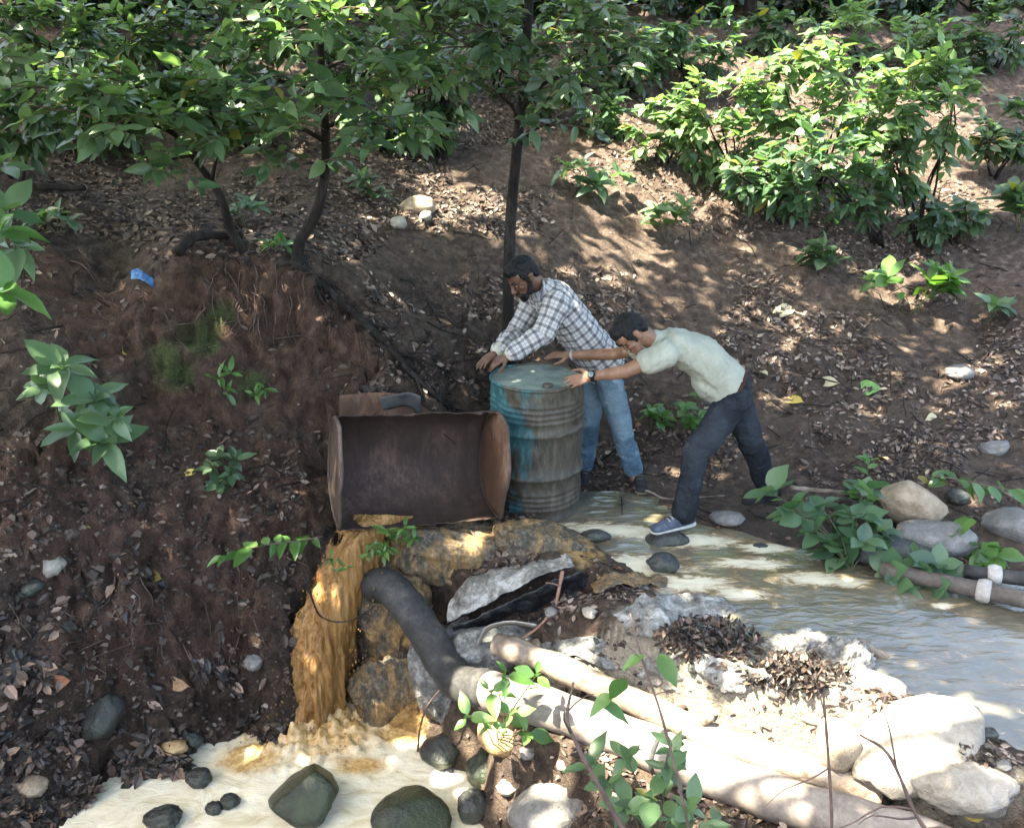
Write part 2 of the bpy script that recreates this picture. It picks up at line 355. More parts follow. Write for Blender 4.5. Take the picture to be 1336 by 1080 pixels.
# ------------------------------------------------------------------ rocks
def stone_mat(name, a, b, c, moss=0, rough=.75):
    s = NT(name); co = s.coord(); n = s.noise(7, 6, .65, co); n2 = s.noise(45, 4, .7, co)
    cl = s.ramp(s.math('ADD', s.math('MULTIPLY', n, .7), s.math('MULTIPLY', n2, .3)), [(.33, a), (.5, b), (.68, c)])
    if moss: cl = s.mix(s.ramp(s.noise(5, 4, .6, s.mapv(co, (1.3, 1, 1))), [(.45, 0), (.6, moss)]), cl, (.035, .055, .02))
    s.pr(cl, rough, .4); s.bump(s.math('ADD', s.math('MULTIPLY', n, .6), s.math('MULTIPLY', n2, .4)), .9, .03); return s.m
ST = {'tan': stone_mat('tan_stone', (.16, .12, .08), (.3, .235, .165), (.42, .35, .26)),
      'grey': stone_mat('grey_stone', (.075, .07, .066), (.15, .142, .135), (.25, .24, .22)),
      'dark': stone_mat('wet_dark_stone', (.013, .0135, .0135), (.032, .033, .033), (.07, .07, .068), .3, .3),
      'green': stone_mat('algae_stone', (.011, .014, .010), (.027, .033, .023), (.06, .066, .046), .5, .35),
      'pale': stone_mat('pale_stone', (.15, .125, .095), (.27, .24, .195), (.38, .35, .3)),
      'orange': stone_mat('ochre_stone', (.2, .12, .05), (.38, .25, .12), (.5, .36, .2))}
_rk = 0
def rock(name, label, px, py, wpx, hpx, kind, y=None, depth=1.0, tilt=0, rough=.10, cat='rock', seed=None, yaw=0, group=None, angular=0, lowz=None):
    global _rk; _rk += 1; sd = seed or _rk*13
    if y is None:
        c0 = WZ(px, py+hpx*.32, lowz) if lowz is not None else hit(px, py+hpx*.32); y = c0.y
    c = W(px, py, y); s = proj(c)[2]/F; rx = wpx*s/2; rz = hpx*s/2/.97; ry = min(rx, rz*1.4)*depth
    c.y += ry*.25
    bm = bmesh.new(); bmesh.ops.create_icosphere(bm, subdivisions=4, radius=1); me = bpy.data.meshes.new(name); bm.to_mesh(me); bm.free()
    v = get_v(me); d = v/np.linalg.norm(v, axis=1, keepdims=True)
    o = np.array([sd*1.7, sd*.9, sd*2.3])
    r = 1+fbm(d*1.2+o, 1, 3, sd)*rough*3.0+fbm(d*4+o, 1, 4, sd+5, .6)*rough*1.0
    if angular:
        rg = np.random.default_rng(sd)
        for k in range(16):
            nn = rg.normal(size=3); nn /= np.linalg.norm(nn); lim = rg.uniform(.58, .9); dd = (d*r[:, None])@nn
            r = np.where(dd > lim, r*(1-angular*(1-lim/np.maximum(dd, 1e-3))), r)
    v = d*r[:, None]; v *= np.array([rx, ry, rz])
    R = np.array(Matrix.Rotation(yaw, 3, 'Z') @ Matrix.Rotation(-tilt, 3, 'Y')); v = v@R.T
    set_v(me, v); ob = link(name, me, ST[kind]); ob.location = c
    return tag(ob, label, cat, group)
R_ = math.radians
rock('boulder', 'large rounded tan boulder topmost of the pile at the right bank', 1196, 659, 92, 62, 'tan', y=4.72, tilt=R_(-8), rough=.10, angular=.8)
rock('boulder', 'long grey boulder under the tan boulder at the right bank', 1228, 706, 108, 46, 'grey', y=4.50, tilt=R_(-8), rough=.08)
rock('boulder', 'grey brown boulder cut by the right edge of the photo', 1316, 690, 72, 52, 'grey', y=4.66, rough=.10, angular=.7)
rock('boulder', 'dark grey slab lying beside the stream under the bank pipes', 1170, 722, 110, 40, 'dark', y=4.45, rough=.08)
rock('stone', 'small dark stone just behind the tan boulder', 1250, 650, 28, 20, 'dark', rough=.08)
rock('stone', 'flat weathered stone high on the right bank', 1300, 585, 48, 20, 'grey', tilt=R_(12), rough=.12, angular=.5)
rock('stone', 'low grey stone half buried on the bank behind the front shoe', 950, 678, 46, 24, 'grey', rough=.1, angular=.5)
rock('stone', 'wet dark stone under the front shoe of the bending man', 872, 706, 56, 26, 'dark', y=4.72, rough=.08)
rock('stone', 'small wet stone in the foam beside the drum base', 776, 700, 40, 16, 'dark', lowz=0, rough=.08)
rock('stone', 'dark stone poking from the brown water below the front shoe', 868, 738, 48, 26, 'dark', lowz=0, rough=.15, angular=.5)
rock('stone', 'little dark stone lying at the mud edge right of the shoe', 992, 716, 24, 12, 'dark', rough=.1)
rock('boulder', 'smooth grey green boulder lodged behind the hanging red root', 742, 822, 52, 50, 'grey', y=4.02, rough=.07)
rock('boulder', 'broad grey stone set in the dam right of the plastic sheet', 828, 778, 62, 40, 'grey', y=4.2, rough=.09)
rock('stone', 'small pinkish stone in the dam beside the broad grey stone', 797, 776, 26, 20, 'tan', y=4.2, rough=.09)
rock('boulder', 'long sunlit white boulder with a brown shaded right end', 1112, 918, 190, 62, 'pale', y=3.28, rough=.07, tilt=R_(4), angular=.5)
rock('boulder', 'big sunlit white slab in the lower right corner', 1205, 985, 190, 100, 'pale', y=2.95, rough=.08, tilt=R_(26), angular=.4)
rock('stone', 'brown wedge shaped stone standing between the two white boulders', 1096, 975, 66, 74, 'tan', y=3.05, rough=.08, angular=.5)
rock('boulder', 'pale crusty rock at the right edge of the pipes', 1270, 1035, 130, 56, 'pale', y=2.75, rough=.1)
rock('boulder', 'dark green boulder sticking out of the foam pool', 392, 1052, 104, 78, 'green', y=3.62, rough=.11, tilt=R_(34), angular=.85)
rock('boulder', 'mossy olive boulder at the bottom edge of the foam pool', 530, 1076, 128, 72, 'green', y=3.5, rough=.08, angular=.7)
rock('stone', 'round dark stone alone in the white foam', 258, 1017, 36, 22, 'dark', lowz=-1, rough=.09)
rock('stone', 'larger of the two tiny stones in the foam', 299, 1047, 26, 16, 'dark', lowz=-1, rough=.09)
rock('stone', 'smaller of the two tiny stones in the foam', 278, 1056, 22, 14, 'dark', lowz=-1, rough=.12)
rock('stone', 'dark stone at the lower left rim of the pool', 212, 1070, 50, 26, 'dark', lowz=-1, rough=.12)
rock('stone', 'pointed wet stone at the left shore of the foam', 165, 1035, 30, 22, 'dark', rough=.12)
rock('stone', 'mottled grey green stone wedged under the ochre stone', 632, 1010, 52, 48, 'green', y=3.85, rough=.07)
rock('stone', 'blue grey stone beside the mossy olive boulder', 618, 1056, 42, 42, 'dark', y=3.6, rough=.08)
rock('stone', 'wet grey stone at the foot of the dam face', 575, 985, 60, 38, 'dark', y=4.0, rough=.09)
rock('stone', 'ochre stone with sun on its top below the pipe', 660, 962, 72, 46, 'orange', y=3.72, rough=.06)
rock('boulder', 'pale olive boulder at the bottom edge under the leaves', 720, 1066, 130, 66, 'grey', y=3.25, rough=.1, angular=.8)
rock('stone', 'dark long stone leaning on the left bank above the pool', 132, 944, 56, 74, 'dark', y=None, rough=.10, tilt=R_(-35), angular=.9)
rock('stone', 'reddish stone at the upper shore of the foam pool', 225, 976, 36, 16, 'orange', rough=.1)
rock('stone', 'dark square stone at the upper shore of the foam pool', 250, 968, 30, 26, 'dark', rough=.1, angular=.5)
rock('stone', 'pale rounded stone stuck in the left bank', 66, 740, 32, 27, 'pale', rough=.08)
rock('stone', 'dark flat stone under the pale stone in the left bank', 38, 770, 40, 22, 'dark', rough=.1, tilt=R_(25))
rock('stone', 'tan flat leaf sized stone at the far lower left', 40, 1030, 36, 22, 'tan', rough=.1)
rock('stone', 'small dark stone at the left shore between litter and foam', 330, 865, 26, 20, 'grey', rough=.1)
rock('boulder', 'dusty rock on the hillside above the drum', 545, 270, 52, 26, 'tan', rough=.1, angular=.4)
rock('stone', 'pale stone on the slope left of the thin trunk', 520, 292, 22, 18, 'pale', rough=.1)
rock('stone', 'whitish stone lying high on the slope', 556, 283, 16, 13, 'pale', rough=.1)
rock('stone', 'brown rock on the slope right of the bending man', 1255, 487, 40, 20, 'grey', rough=.1)
DAMST = ['small grey stone by the upper end of the log', 'tan chip stone just above the log end', 'pale pebble like stone under the tarp edge', 'grey stone midway along the log in the sun', 'dark little stone right of the grey one above the log', 'small grey stone under the black leaf heap', 'tan stone left of the white bag in the rubble', 'pale stone near the white boulder, left side', 'grey stone directly above the log middle', 'dark stone between leaf heap and white bag', 'grey stone at the water edge by the pale sandbag', 'tan stone tucked behind the lower log', 'pale stone against the long white boulder', 'grey stone below the white plastic sheet', 'dark stone beside the smooth grey green boulder', 'grey stone right of the ochre stone', 'tan stone behind the foreground leaves', 'pale stone left of the bottom boulder', 'grey stone in the pool outlet below the dam', 'dark stone right of the big white slab', 'grey stone at the right edge by the slab']
for k, (px, py, w_, h_) in enumerate(((660, 850, 22, 16), (700, 842, 18, 14), (770, 800, 20, 14), (850, 868, 26, 18), (905, 872, 20, 14), (955, 895, 24, 16), (1010, 905, 22, 16), (760, 858, 18, 12), (820, 905, 20, 14), (980, 865, 18, 12), (880, 790, 22, 12), (930, 930, 20, 14), (1050, 905, 18, 12), (720, 800, 20, 16), (780, 835, 16, 12), (690, 985, 24, 16), (735, 1000, 22, 16), (660, 1030, 30, 22), (585, 1010, 26, 18), (1290, 960, 26, 16), (1310, 1000, 24, 16))):
    rock('stone', DAMST[k], px, py, w_, h_, ('grey', 'tan', 'pale', 'grey', 'dark')[k % 5], rough=.14, angular=.7, group='small stones in the dam rubble')
# pebbles and clods, uncountable
mb = MB(); tet = [(1, 0, -.4), (-.5, .87, -.4), (-.5, -.87, -.4), (.1, 0, .8), (.6, .6, .3), (-.7, .2, .35), (.2, -.75, .3)]
bmh = bmesh.new(); vs_ = [bmh.verts.new(q) for q in tet]; bmesh.ops.convex_hull(bmh, input=vs_); bmh.verts.index_update()
PEB = ([tuple(v_.co) for v_ in bmh.verts], [tuple(v_.index for v_ in f_.verts) for f_ in bmh.faces]); bmh.free()
for k in range(3200):
    zone = random.random()
    if zone < .6: px, py = random.uniform(0, 400), random.uniform(560, 1075)
    elif zone < .78: px, py = random.uniform(600, 1300), random.uniform(760, 1075)
    else: px, py = random.uniform(450, 1336), random.uniform(200, 680)
    h, n = hitn(px, py)
    if h is None or (h.y < 4.4 and h.z < -1.0): continue
    s = random.uniform(.006, .018)*(1+1.2*random.random()**5)*(1.3 if zone < .6 and random.random() < .15 else 1); M = Matrix.Translation(h)@Matrix.Rotation(random.uniform(0, 6.28), 4, 'Z')@Matrix.Diagonal((s*random.uniform(.8, 1.7), s, s*random.uniform(.5, 1), 1))
    mb.add([M@Vector(q) for q in PEB[0]], PEB[1])
s = NT('clods'); s.pr(s.ramp(s.rand(), [(0, (.02, .014, .011)), (.5, (.05, .034, .026)), (.9, (.10, .072, .055)), (1, (.22, .18, .15))]), .85)
peb = mb.build('pebbles', s.m, smooth=False); tag(peb, 'scattered pebbles and earth clods on the banks', 'pebbles', kind='stuff')

# ------------------------------------------------------------------ upright drum
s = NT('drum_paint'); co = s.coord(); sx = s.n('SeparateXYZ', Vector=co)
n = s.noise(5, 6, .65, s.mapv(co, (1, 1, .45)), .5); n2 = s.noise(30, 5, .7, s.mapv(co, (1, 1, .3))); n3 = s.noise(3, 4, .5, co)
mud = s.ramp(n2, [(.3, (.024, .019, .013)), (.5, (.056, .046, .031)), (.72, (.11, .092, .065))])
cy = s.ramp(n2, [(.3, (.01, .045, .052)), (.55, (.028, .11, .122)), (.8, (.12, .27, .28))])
left = s.math('ADD', s.math('MULTIPLY', sx.outputs[0], -1.7), s.math('MULTIPLY', n, 2.3))  # turquoise paint toward the left, also painting in the shine of sky and sun
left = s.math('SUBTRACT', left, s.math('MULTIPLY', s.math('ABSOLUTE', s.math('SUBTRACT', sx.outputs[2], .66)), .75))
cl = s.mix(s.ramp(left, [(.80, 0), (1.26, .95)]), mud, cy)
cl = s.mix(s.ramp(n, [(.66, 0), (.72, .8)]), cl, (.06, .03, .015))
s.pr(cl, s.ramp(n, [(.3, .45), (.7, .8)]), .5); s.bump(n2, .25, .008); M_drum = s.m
s = NT('drum_lid'); co = s.coord(); n2 = s.noise(9, 6, .65, co)
s.pr(s.ramp(n2, [(.3, (.10, .125, .105)), (.55, (.2, .24, .205)), (.75, (.27, .29, .24))]), .6, .4); s.bump(n2, .3, .01); M_lid = s.m
DC = Vector((.155, 5.25, -.015)); DR = .287; DH = .885
drum = empty('oil_drum', DC, 'upright dented grey green oil drum with turquoise paint and painted-in shine, held by two men', 'drum')
prof = [(.275, .0), (.292, .004), (.294, .02), (.287, .03)]
def hoop(z0, h, w_): return [(DR, z0-w_), (DR+h*.6, z0-w_*.5), (DR+h, z0), (DR+h*.6, z0+w_*.5), (DR, z0+w_)]
for z0 in (.09, .125, .16, .195): prof += [(DR-.002, z0-.017), (DR+.003, z0-.007), (DR+.005, z0), (DR+.003, z0+.007)]
prof += [(DR, .225)] + hoop(.30, .016, .022) + [(DR, .38), (DR, .45), (DR, .52)] + hoop(.585, .016, .022) + [(DR, .63)]
for z0 in (.665, .70, .735, .77): prof += [(DR-.002, z0-.017), (DR+.003, z0-.007), (DR+.005, z0), (DR+.003, z0+.007)]
prof += [(DR, .80), (DR, .83), (DR, .868)]
NS = 96; vv = []; ff = []
for (r, z) in prof:
    for k in range(NS):
        a = 2*math.pi*k/NS; vv.append((r*math.cos(a), r*math.sin(a), z))
for i in range(len(prof)-1):
    for k in range(NS): ff.append((i*NS+k, i*NS+(k+1) % NS, (i+1)*NS+(k+1) % NS, (i+1)*NS+k))
ff.append(tuple(range(NS-1, -1, -1)))
me = mesh_np('shell', vv, ff); v = get_v(me); rad = np.hypot(v[:, 0], v[:, 1]); d = v[:, :2]/np.maximum(rad, 1e-6)[:, None]
dent = fbm(np.stack([d[:, 0], d[:, 1], v[:, 2]*1.5], -1), 2.2, 3, 44)*.013+fbm(np.stack([d[:, 0], d[:, 1], v[:, 2]*2], -1), 7, 2, 45)*.004
for (ang, z0, rr, dp) in ((-2.75, .72, .2, .03), (-2.5, .15, .2, .028), (-.5, .5, .25, .012), (-1.4, .4, .2, .012), (-.75, .2, .18, .015)):
    da = np.arctan2(d[:, 1], d[:, 0])-ang; dent -= dp*np.exp(-((da*DR)**2+(v[:, 2]-z0)**2)/(rr*.5)**2)
v[:, :2] += d*dent[:, None]; set_v(me, v+np.array(DC))
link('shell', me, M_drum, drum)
def lathe(prof, ns=72):
    vv = []; ff = []
    for (r, z) in prof:
        for k in range(ns): a = 2*math.pi*k/ns; vv.append((r*math.cos(a), r*math.sin(a), z))
    m = len(prof)
    for i in range(m-1):
        for k in range(ns): ff.append((i*ns+k, i*ns+(k+1) % ns, (i+1)*ns+(k+1) % ns, (i+1)*ns+k))
    return vv, ff
vv, ff = lathe([(DR-.012, .85), (DR-.004, .862), (DR+.006, .866), (DR+.009, .875), (DR+.007, .884), (DR+.0, .887), (DR-.006, .884), (DR-.008, .872)])
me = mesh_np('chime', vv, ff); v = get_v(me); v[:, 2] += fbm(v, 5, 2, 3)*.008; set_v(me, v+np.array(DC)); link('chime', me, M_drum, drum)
vv, ff = lathe([(DR-.008, .872)]+[(r, .871) for r in np.linspace(DR-.012, .02, 12)]); me = mesh_np('lid', vv, ff+[tuple(range(12*72, 13*72))])
v = get_v(me); v[:, 2] += fbm(v, 4, 3, 6)*.012*np.clip((.28-np.hypot(v[:, 0], v[:, 1]))/.05, 0, 1); set_v(me, v+np.array(DC)); link('lid', me, M_lid, drum)
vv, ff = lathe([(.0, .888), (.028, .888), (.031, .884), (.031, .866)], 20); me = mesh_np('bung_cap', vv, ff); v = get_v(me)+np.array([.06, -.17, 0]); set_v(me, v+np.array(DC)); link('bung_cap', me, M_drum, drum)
# ------------------------------------------------------------------ cut open drum
def rust_mat(name, dark, mid, hi, sc=1):
    s = NT(name); co = s.coord(); n = s.noise(6*sc, 6, .7, s.mapv(co, (1, 1, .5)), .6); n2 = s.noise(38, 5, .7, s.mapv(co, (1.4, 1, .35))); n3 = s.noise(2.2, 3, .5, co)
    cl = s.ramp(s.math('ADD', s.math('MULTIPLY', n, .6), s.math('MULTIPLY', n2, .4)), [(.33, dark), (.5, mid), (.68, hi)])
    cl = s.mix(s.ramp(n3, [(.42, 0), (.6, .85)]), cl, s.mix(.35, dark, mid))
    s.pr(cl, .78, .35); s.bump(n2, .45, .01); return s.m
M_rin = rust_mat('rusty_inside', (.016, .011, .009), (.055, .033, .026), (.14, .085, .063))
M_rout = rust_mat('rusty_outside', (.03, .022, .017), (.08, .052, .038), (.2, .15, .115))
M_rcap = rust_mat('rusty_end', (.035, .02, .014), (.11, .052, .028), (.24, .16, .115))
HA = W(440, 618, 4.56); HB = W(648, 606, 4.86); ax = (HB-HA).normalized(); HL = (HB-HA).length; HR = .315
up = Vector((0, 0, 1)); up = (up-ax*up.dot(ax)).normalized(); fa = up.cross(ax).normalized()  # toward the hill
if fa.y < 0: fa = -fa
hd = empty('cut_drum', (HA+HB)/2-Vector((0, 0, HR)), 'rusty oil drum lying on its side, cut open along its length', 'drum')
def hp(t, ph, r): return HA+ax*(t*HL)+(-fa*math.cos(ph)+up*math.sin(ph))*r
NT_, NP_ = 48, 56; vv = []; ff = []
edge_t = fbm(np.stack([np.linspace(0, 6, NT_+1), np.zeros(NT_+1), np.zeros(NT_+1)], -1), 2.5, 4, 5, .7)
for i in range(NT_+1):
    t = i/NT_; p0 = R_(103)+edge_t[i]*.2+.12*math.sin(t*2.5)-.25*t; p1 = R_(292)-edge_t[-i-1]*.34+.05*math.sin(t*9)
    for j in range(NP_+1):
        ph = lerp(p0, p1, j/NP_); rr = HR*(1+.014*math.sin(t*HL*2*math.pi/.2)**8)+.008*float(vnoise(np.array([t*5, ph*2, 1.]), 3)); vv.append(hp(t, ph, rr))
for i in range(NT_):
    for j in range(NP_): ff.append((i*(NP_+1)+j, i*(NP_+1)+j+1, (i+1)*(NP_+1)+j+1, (i+1)*(NP_+1)+j))
def solid(o, th, off=-1):
    md = o.modifiers.new('thickness', 'SOLIDIFY'); md.thickness = th; md.offset = off; return o
solid(link('shell', mesh_np('shell', vv, ff), M_rin, hd), .006)
def endcap(name, t, near, bulge, m):
    vv = [hp(t, 0, 0)+fa*HR*.1]; ff = []; rim = []
    for k in range(72):
        ph = 2*math.pi*k/72; r = HR*1.0
        c = math.cos(ph)
        lim = near+bulge*math.cos(math.pi*.5*math.sin(ph))
        if c > 0: r = min(r, HR*lim/max(c, 1e-3))
        r *= 1+.006*math.sin(ph*5)
        rim.append(len(vv)); vv.append(hp(t, ph, r)+ax*.005*math.sin(ph*3))
    mid = []
    for k in range(72): mid.append(len(vv)); vv.append(vv[0].lerp(vv[rim[k]], .82)-ax*.012*(1 if t > .5 else -1))
    for k in range(72):
        k2 = (k+1) % 72; ff.append((0, mid[k], mid[k2])); ff.append((mid[k], rim[k], rim[k2], mid[k2]))
    o = link(name, mesh_np(name, vv, ff), m, hd); solid(o, .008, 0); return rim, vv
rim, rv = endcap('end_cap', 1.0, .42, .28, M_rcap)
mb = MB(); mb.tube([rv[i] for i in rim]+[rv[rim[0]]], .011, 8, False); mb.build('rim', M_rout, hd)
rim, rv = endcap('end_cap', 0.0, .30, .15, M_rout)
mb = MB(); mb.tube([rv[i] for i in rim]+[rv[rim[0]]], .011, 8, False); mb.build('rim', M_rout, hd)
# bent sheet behind it
def strip(name, rows, m, nu=30, nv=14, wr=.01, fr=6, seed=0, th=.004, parent=None, ragged=0):
    """a sheet lofted through polylines (lists of points), wrinkled"""
    polys = [spline(r, nu) for r in rows]; vv = []; ff = []
    for j in range(nu):
        colp = spline([p[j] for p in polys], nv); vv.extend(colp)
    me = mesh_np(name, vv, [(j*nv+i, (j+1)*nv+i, (j+1)*nv+i+1, j*nv+i+1) for j in range(nu-1) for i in range(nv-1)])
    v = get_v(me); n = get_n(me); v += n*(fbm(v, fr, 4, seed, .6)*wr*2)[:, None]
    if ragged:
        for e in (0, nv-1):
            ids_ = np.arange(nu)*nv+e; v[ids_] += fbm(v[ids_], 25, 3, seed+9)[:, None]*ragged*np.array([0, .3, 1])
    set_v(me, v); o = link(name, me, m, parent); solid(o, th, 0); return o
o = strip('rusty_sheet', [[W(443, 560, 5.02), W(490, 556, 5.1), W(550, 552, 5.14), W(600, 550, 5.2)], [W(443, 516, 5.04), W(490, 512, 5.14), W(535, 516, 5.18), W(550, 530, 5.22)]], M_rcap, wr=.012, seed=3)
tag(o, 'bent rust brown metal sheet sticking up behind the cut drum', 'metal sheet')
s = NT('grey_rubber'); n = s.noise(12, 5, .6); s.pr(s.ramp(n, [(.3, (.03, .028, .026)), (.7, (.085, .08, .075))]), .7); M_rub = s.m
o = strip('flap', [[W(500, 536, 5.1), W(530, 530, 5.14), W(548, 540, 5.16)], [W(494, 520, 5.08), W(530, 512, 5.1), W(549, 516, 5.12)]], M_rub, 16, 8, .01, 9, 4)
tag(o, 'folded grey flap caught on the rusty sheet', 'flap')
# ------------------------------------------------------------------ falling water
s = NT('silty_water'); co = s.coord(); n = s.noise(13, 5, .6, s.mapv(co, (1.4, 1, .10)), .3); n2 = s.noise(70, 3, .6, s.mapv(co, (1, 1, .08)))
cl = s.ramp(s.math('ADD', s.math('MULTIPLY', n, .7), s.math('MULTIPLY', n2, .3)), [(.28, (.09, .04, .012)), (.44, (.22, .108, .032)), (.58, (.34, .185, .065)), (.75, (.54, .38, .2))])
al = s.ramp(s.math('ADD', s.attr('edge'), s.math('MULTIPLY', s.math('SUBTRACT', n, .5), 1.3)), [(.78, 1), (.95, .0)]); cl = s.mix(s.ramp(s.noise(26, 5, .7, s.mapv(co, (1, 1, .45)), .6), [(.58, 0), (.75, .6)]), cl, (.58, .42, .22))
s.pr(cl, .4, .35, Alpha=al); s.bump(s.math('ADD', n, s.math('MULTIPLY', s.noise(34, 5, .7, s.mapv(co, (1, 1, .5))), .7)), .7, .03); M_fall = s.m
rows = []
for (py, l, r, y, b) in ((672, 446, 540, 4.62, .0), (690, 440, 516, 4.57, .03), (712, 430, 500, 4.53, .05), (750, 414, 488, 4.49, .06), (800, 388, 476, 4.44, .07), (850, 368, 466, 4.40, .08), (900, 354, 458, 4.36, .09), (940, 346, 452, 4.33, .10), (968, 336, 460, 4.31, .08)):
    rows.append([W(lerp(l, r, k/6), py, y+.10-.10*math.sin(math.pi*k/6)-b*math.sin(math.pi*k/6)) for k in range(7)])
NU, NV = 110, 220; polys = [spline(r, NU) for r in rows]; vv = []
for j in range(NU): vv.extend(spline([p[j] for p in polys], NV))
me = mesh_np('waterfall', vv, [(j*NV+i, j*NV+i+1, (j+1)*NV+i+1, (j+1)*NV+i) for j in range(NU-1) for i in range(NV-1)])
v = get_v(me); n = get_n(me); tt = np.tile(np.linspace(0, 1, NV), NU); uu = np.repeat(np.linspace(-1, 1, NU), NV)
am = .4+1.2*tt
dd = fbm(v*np.array([1, 1, .12]), 11, 4, 2, .6)*.06*am+(1-np.abs(fbm(v*np.array([1, 1, .10]), 22, 3, 2, .55))*2)*.014*am+(1-np.abs(fbm(v*np.array([1, 1, .09]), 40, 3, 7, .6))*2)*.010*am+fbm(v*np.array([1, 1, .35]), 26, 3, 8)*.012*tt
v += n*(np.sign(np.mean(n[:, 1]))*-1*dd)[:, None]
edge = np.clip((np.abs(uu)-.8)/.2, 0, 1); v[:, 0] += fbm(np.stack([v[:, 2], uu*3, uu*0], -1), 9, 4, 12, .65)*.10*edge*(.3+tt)
set_v(me, v); set_attr(me, 'edge', np.abs(uu)*np.clip(tt*6, 0, 1)); fall = link('waterfall', me, M_fall); tag(fall, 'orange brown silty water pouring from the cut drum into the pool', 'waterfall')
# droplets and froth where it lands
bm0 = bmesh.new(); bmesh.ops.create_icosphere(bm0, subdivisions=1, radius=1); IC = ([tuple(q.co) for q in bm0.verts], [tuple(q.index for q in f.verts) for f in bm0.faces]); bm0.free()
mb = MB(); c = WZ(408, 955, -1)
for k in range(420):
    a = random.uniform(0, 6.28); rr = abs(random.gauss(0, .15)); p = c+Vector((math.cos(a)*rr*1.5, math.sin(a)*rr*.8-.05, .02+abs(random.gauss(0, .035))*math.exp(-rr*3)))
    s_ = random.uniform(.002, .007)
    mb.add([p+Vector((q[0]*s_, q[1]*s_, q[2]*s_*.8)) for q in IC[0]], IC[1])
for k in range(240):
    t = random.random()**.6; py = lerp(700, 950, t); l = lerp(438, 352, t); r = lerp(505, 462, t); px = random.choice([random.gauss(l, 12), random.gauss(r, 9), random.uniform(l, r)])
    p = W(px, py, lerp(4.47, 4.2, t)+random.uniform(-.04, .04)); s_ = random.uniform(.002, .005)
    mb.add([p+Vector((q[0]*s_, q[1]*s_, q[2]*s_*2.2)) for q in IC[0]], IC[1])
tag(mb.build('splash_froth', M_fall), 'brown froth and drops where the water lands in the pool', 'froth', kind='stuff')
# ------------------------------------------------------------------ pipes
def pipe_mat(name, a, b, c, dust=0):
    s = NT(name); co = s.coord(); n = s.noise(6, 6, .65, co); n2 = s.noise(40, 4, .7, co)
    cl = s.ramp(s.math('ADD', s.math('MULTIPLY', n, .65), s.math('MULTIPLY', n2, .35)), [(.33, a), (.5, b), (.67, c)])
    s.pr(cl, .7, .3); s.bump(n2, .3, .01); return s.m
M_hose = pipe_mat('black_hose', (.014, .014, .014), (.032, .031, .03), (.075, .07, .065))
M_pale = pipe_mat('dusty_pipe', (.10, .082, .07), (.2, .17, .148), (.3, .265, .235))
M_band = pipe_mat('pale_band', (.2, .18, .155), (.36, .33, .3), (.5, .47, .43))
main = spline(PIPE_A, 40)
mp = empty('big_pipe', on(main[-1].x, main[-1].y), 'thick black hose bending down from the dam into a long dusty pale pipe', 'pipe')
mb = MB()
rr = [.098*(1+.03*math.sin(i*1.9)) for i in range(40)]; mb.tube(main, rr, 24, True)
mb.build('black_hose', M_hose, mp)
pale = spline(PIPE_B, 60)
mb = MB(); mb.tube(pale, [.098+.004*math.sin(i*.9) for i in range(60)], 24, True); mb.build('pale_pipe', M_pale, mp)
for i in (1, 24, 26): 
    mb = MB(); d_ = (pale[i+1]-pale[i]).normalized(); mb.tube([pale[i]-d_*.012, pale[i]-d_*.008, pale[i]+d_*.008, pale[i]+d_*.012], [.099, .107, .107, .099], 24, True)
    mb.build('collar', M_hose, mp)
p2 = spline(LOG_A, 50)
o = empty('log', on(p2[25].x, p2[25].y), 'sunlit pale log lying behind and parallel to the big pipe', 'log')
s = NT('bleached_bark'); co = s.coord(); n = s.noise(10, 6, .7, s.mapv(co, (.6, 1, 1)), 1); s.pr(s.ramp(n, [(.3, (.06, .045, .034)), (.5, (.19, .15, .118)), (.7, (.3, .255, .21))]), .85, .2); s.bump(n, .6, .02); M_bark2 = s.m
mb = MB(); mb.tube(p2, [.062+.012*float(vnoise(np.array([i*.25, 0, 0]), 5)) for i in range(50)], 16, True, .05, 3); mb.build('trunk', M_bark2, o)
mb = MB(); b0 = p2[30]; mb.tube([b0, b0+Vector((.03, -.03, .09)), b0+Vector((.05, -.05, .12))], [.03, .022, .016], 8, True, .1); mb.build('stub', M_bark2, o)
# bank pipes at the right
for (a, b, lb, r) in ((WZ(1150, 742, .05), WZ(1420, 800, .09), 'dark pipe with a pale wrapped joint reaching into the stream at right', .045), (WZ(1258, 745, .10), WZ(1420, 766, .13), 'second thinner dark pipe behind, at the right edge by the boulders', .038)):
    pp = [a.lerp(b, k/11) for k in range(12)]; o = empty('bank_pipe', (a+b)/2, lb, 'pipe')
    mb = MB(); mb.tube(pp, r, 16, True); s_ = mb.build('barrel', M_hose if r < .04 else pipe_mat('brown_pipe', (.04, .032, .028), (.085, .07, .06), (.14, .12, .1)), o)
    for t in ((.52,) if r > .04 else (.25, .62)):
        c = a.lerp(b, t); d_ = (b-a).normalized(); mb = MB(); mb.tube([c-d_*.035, c-d_*.03, c, c+d_*.03, c+d_*.035], [r, r+.012, r+.018, r+.012, r], 16, True, .06, 2); mb.build('wrapped_joint', M_band, o)
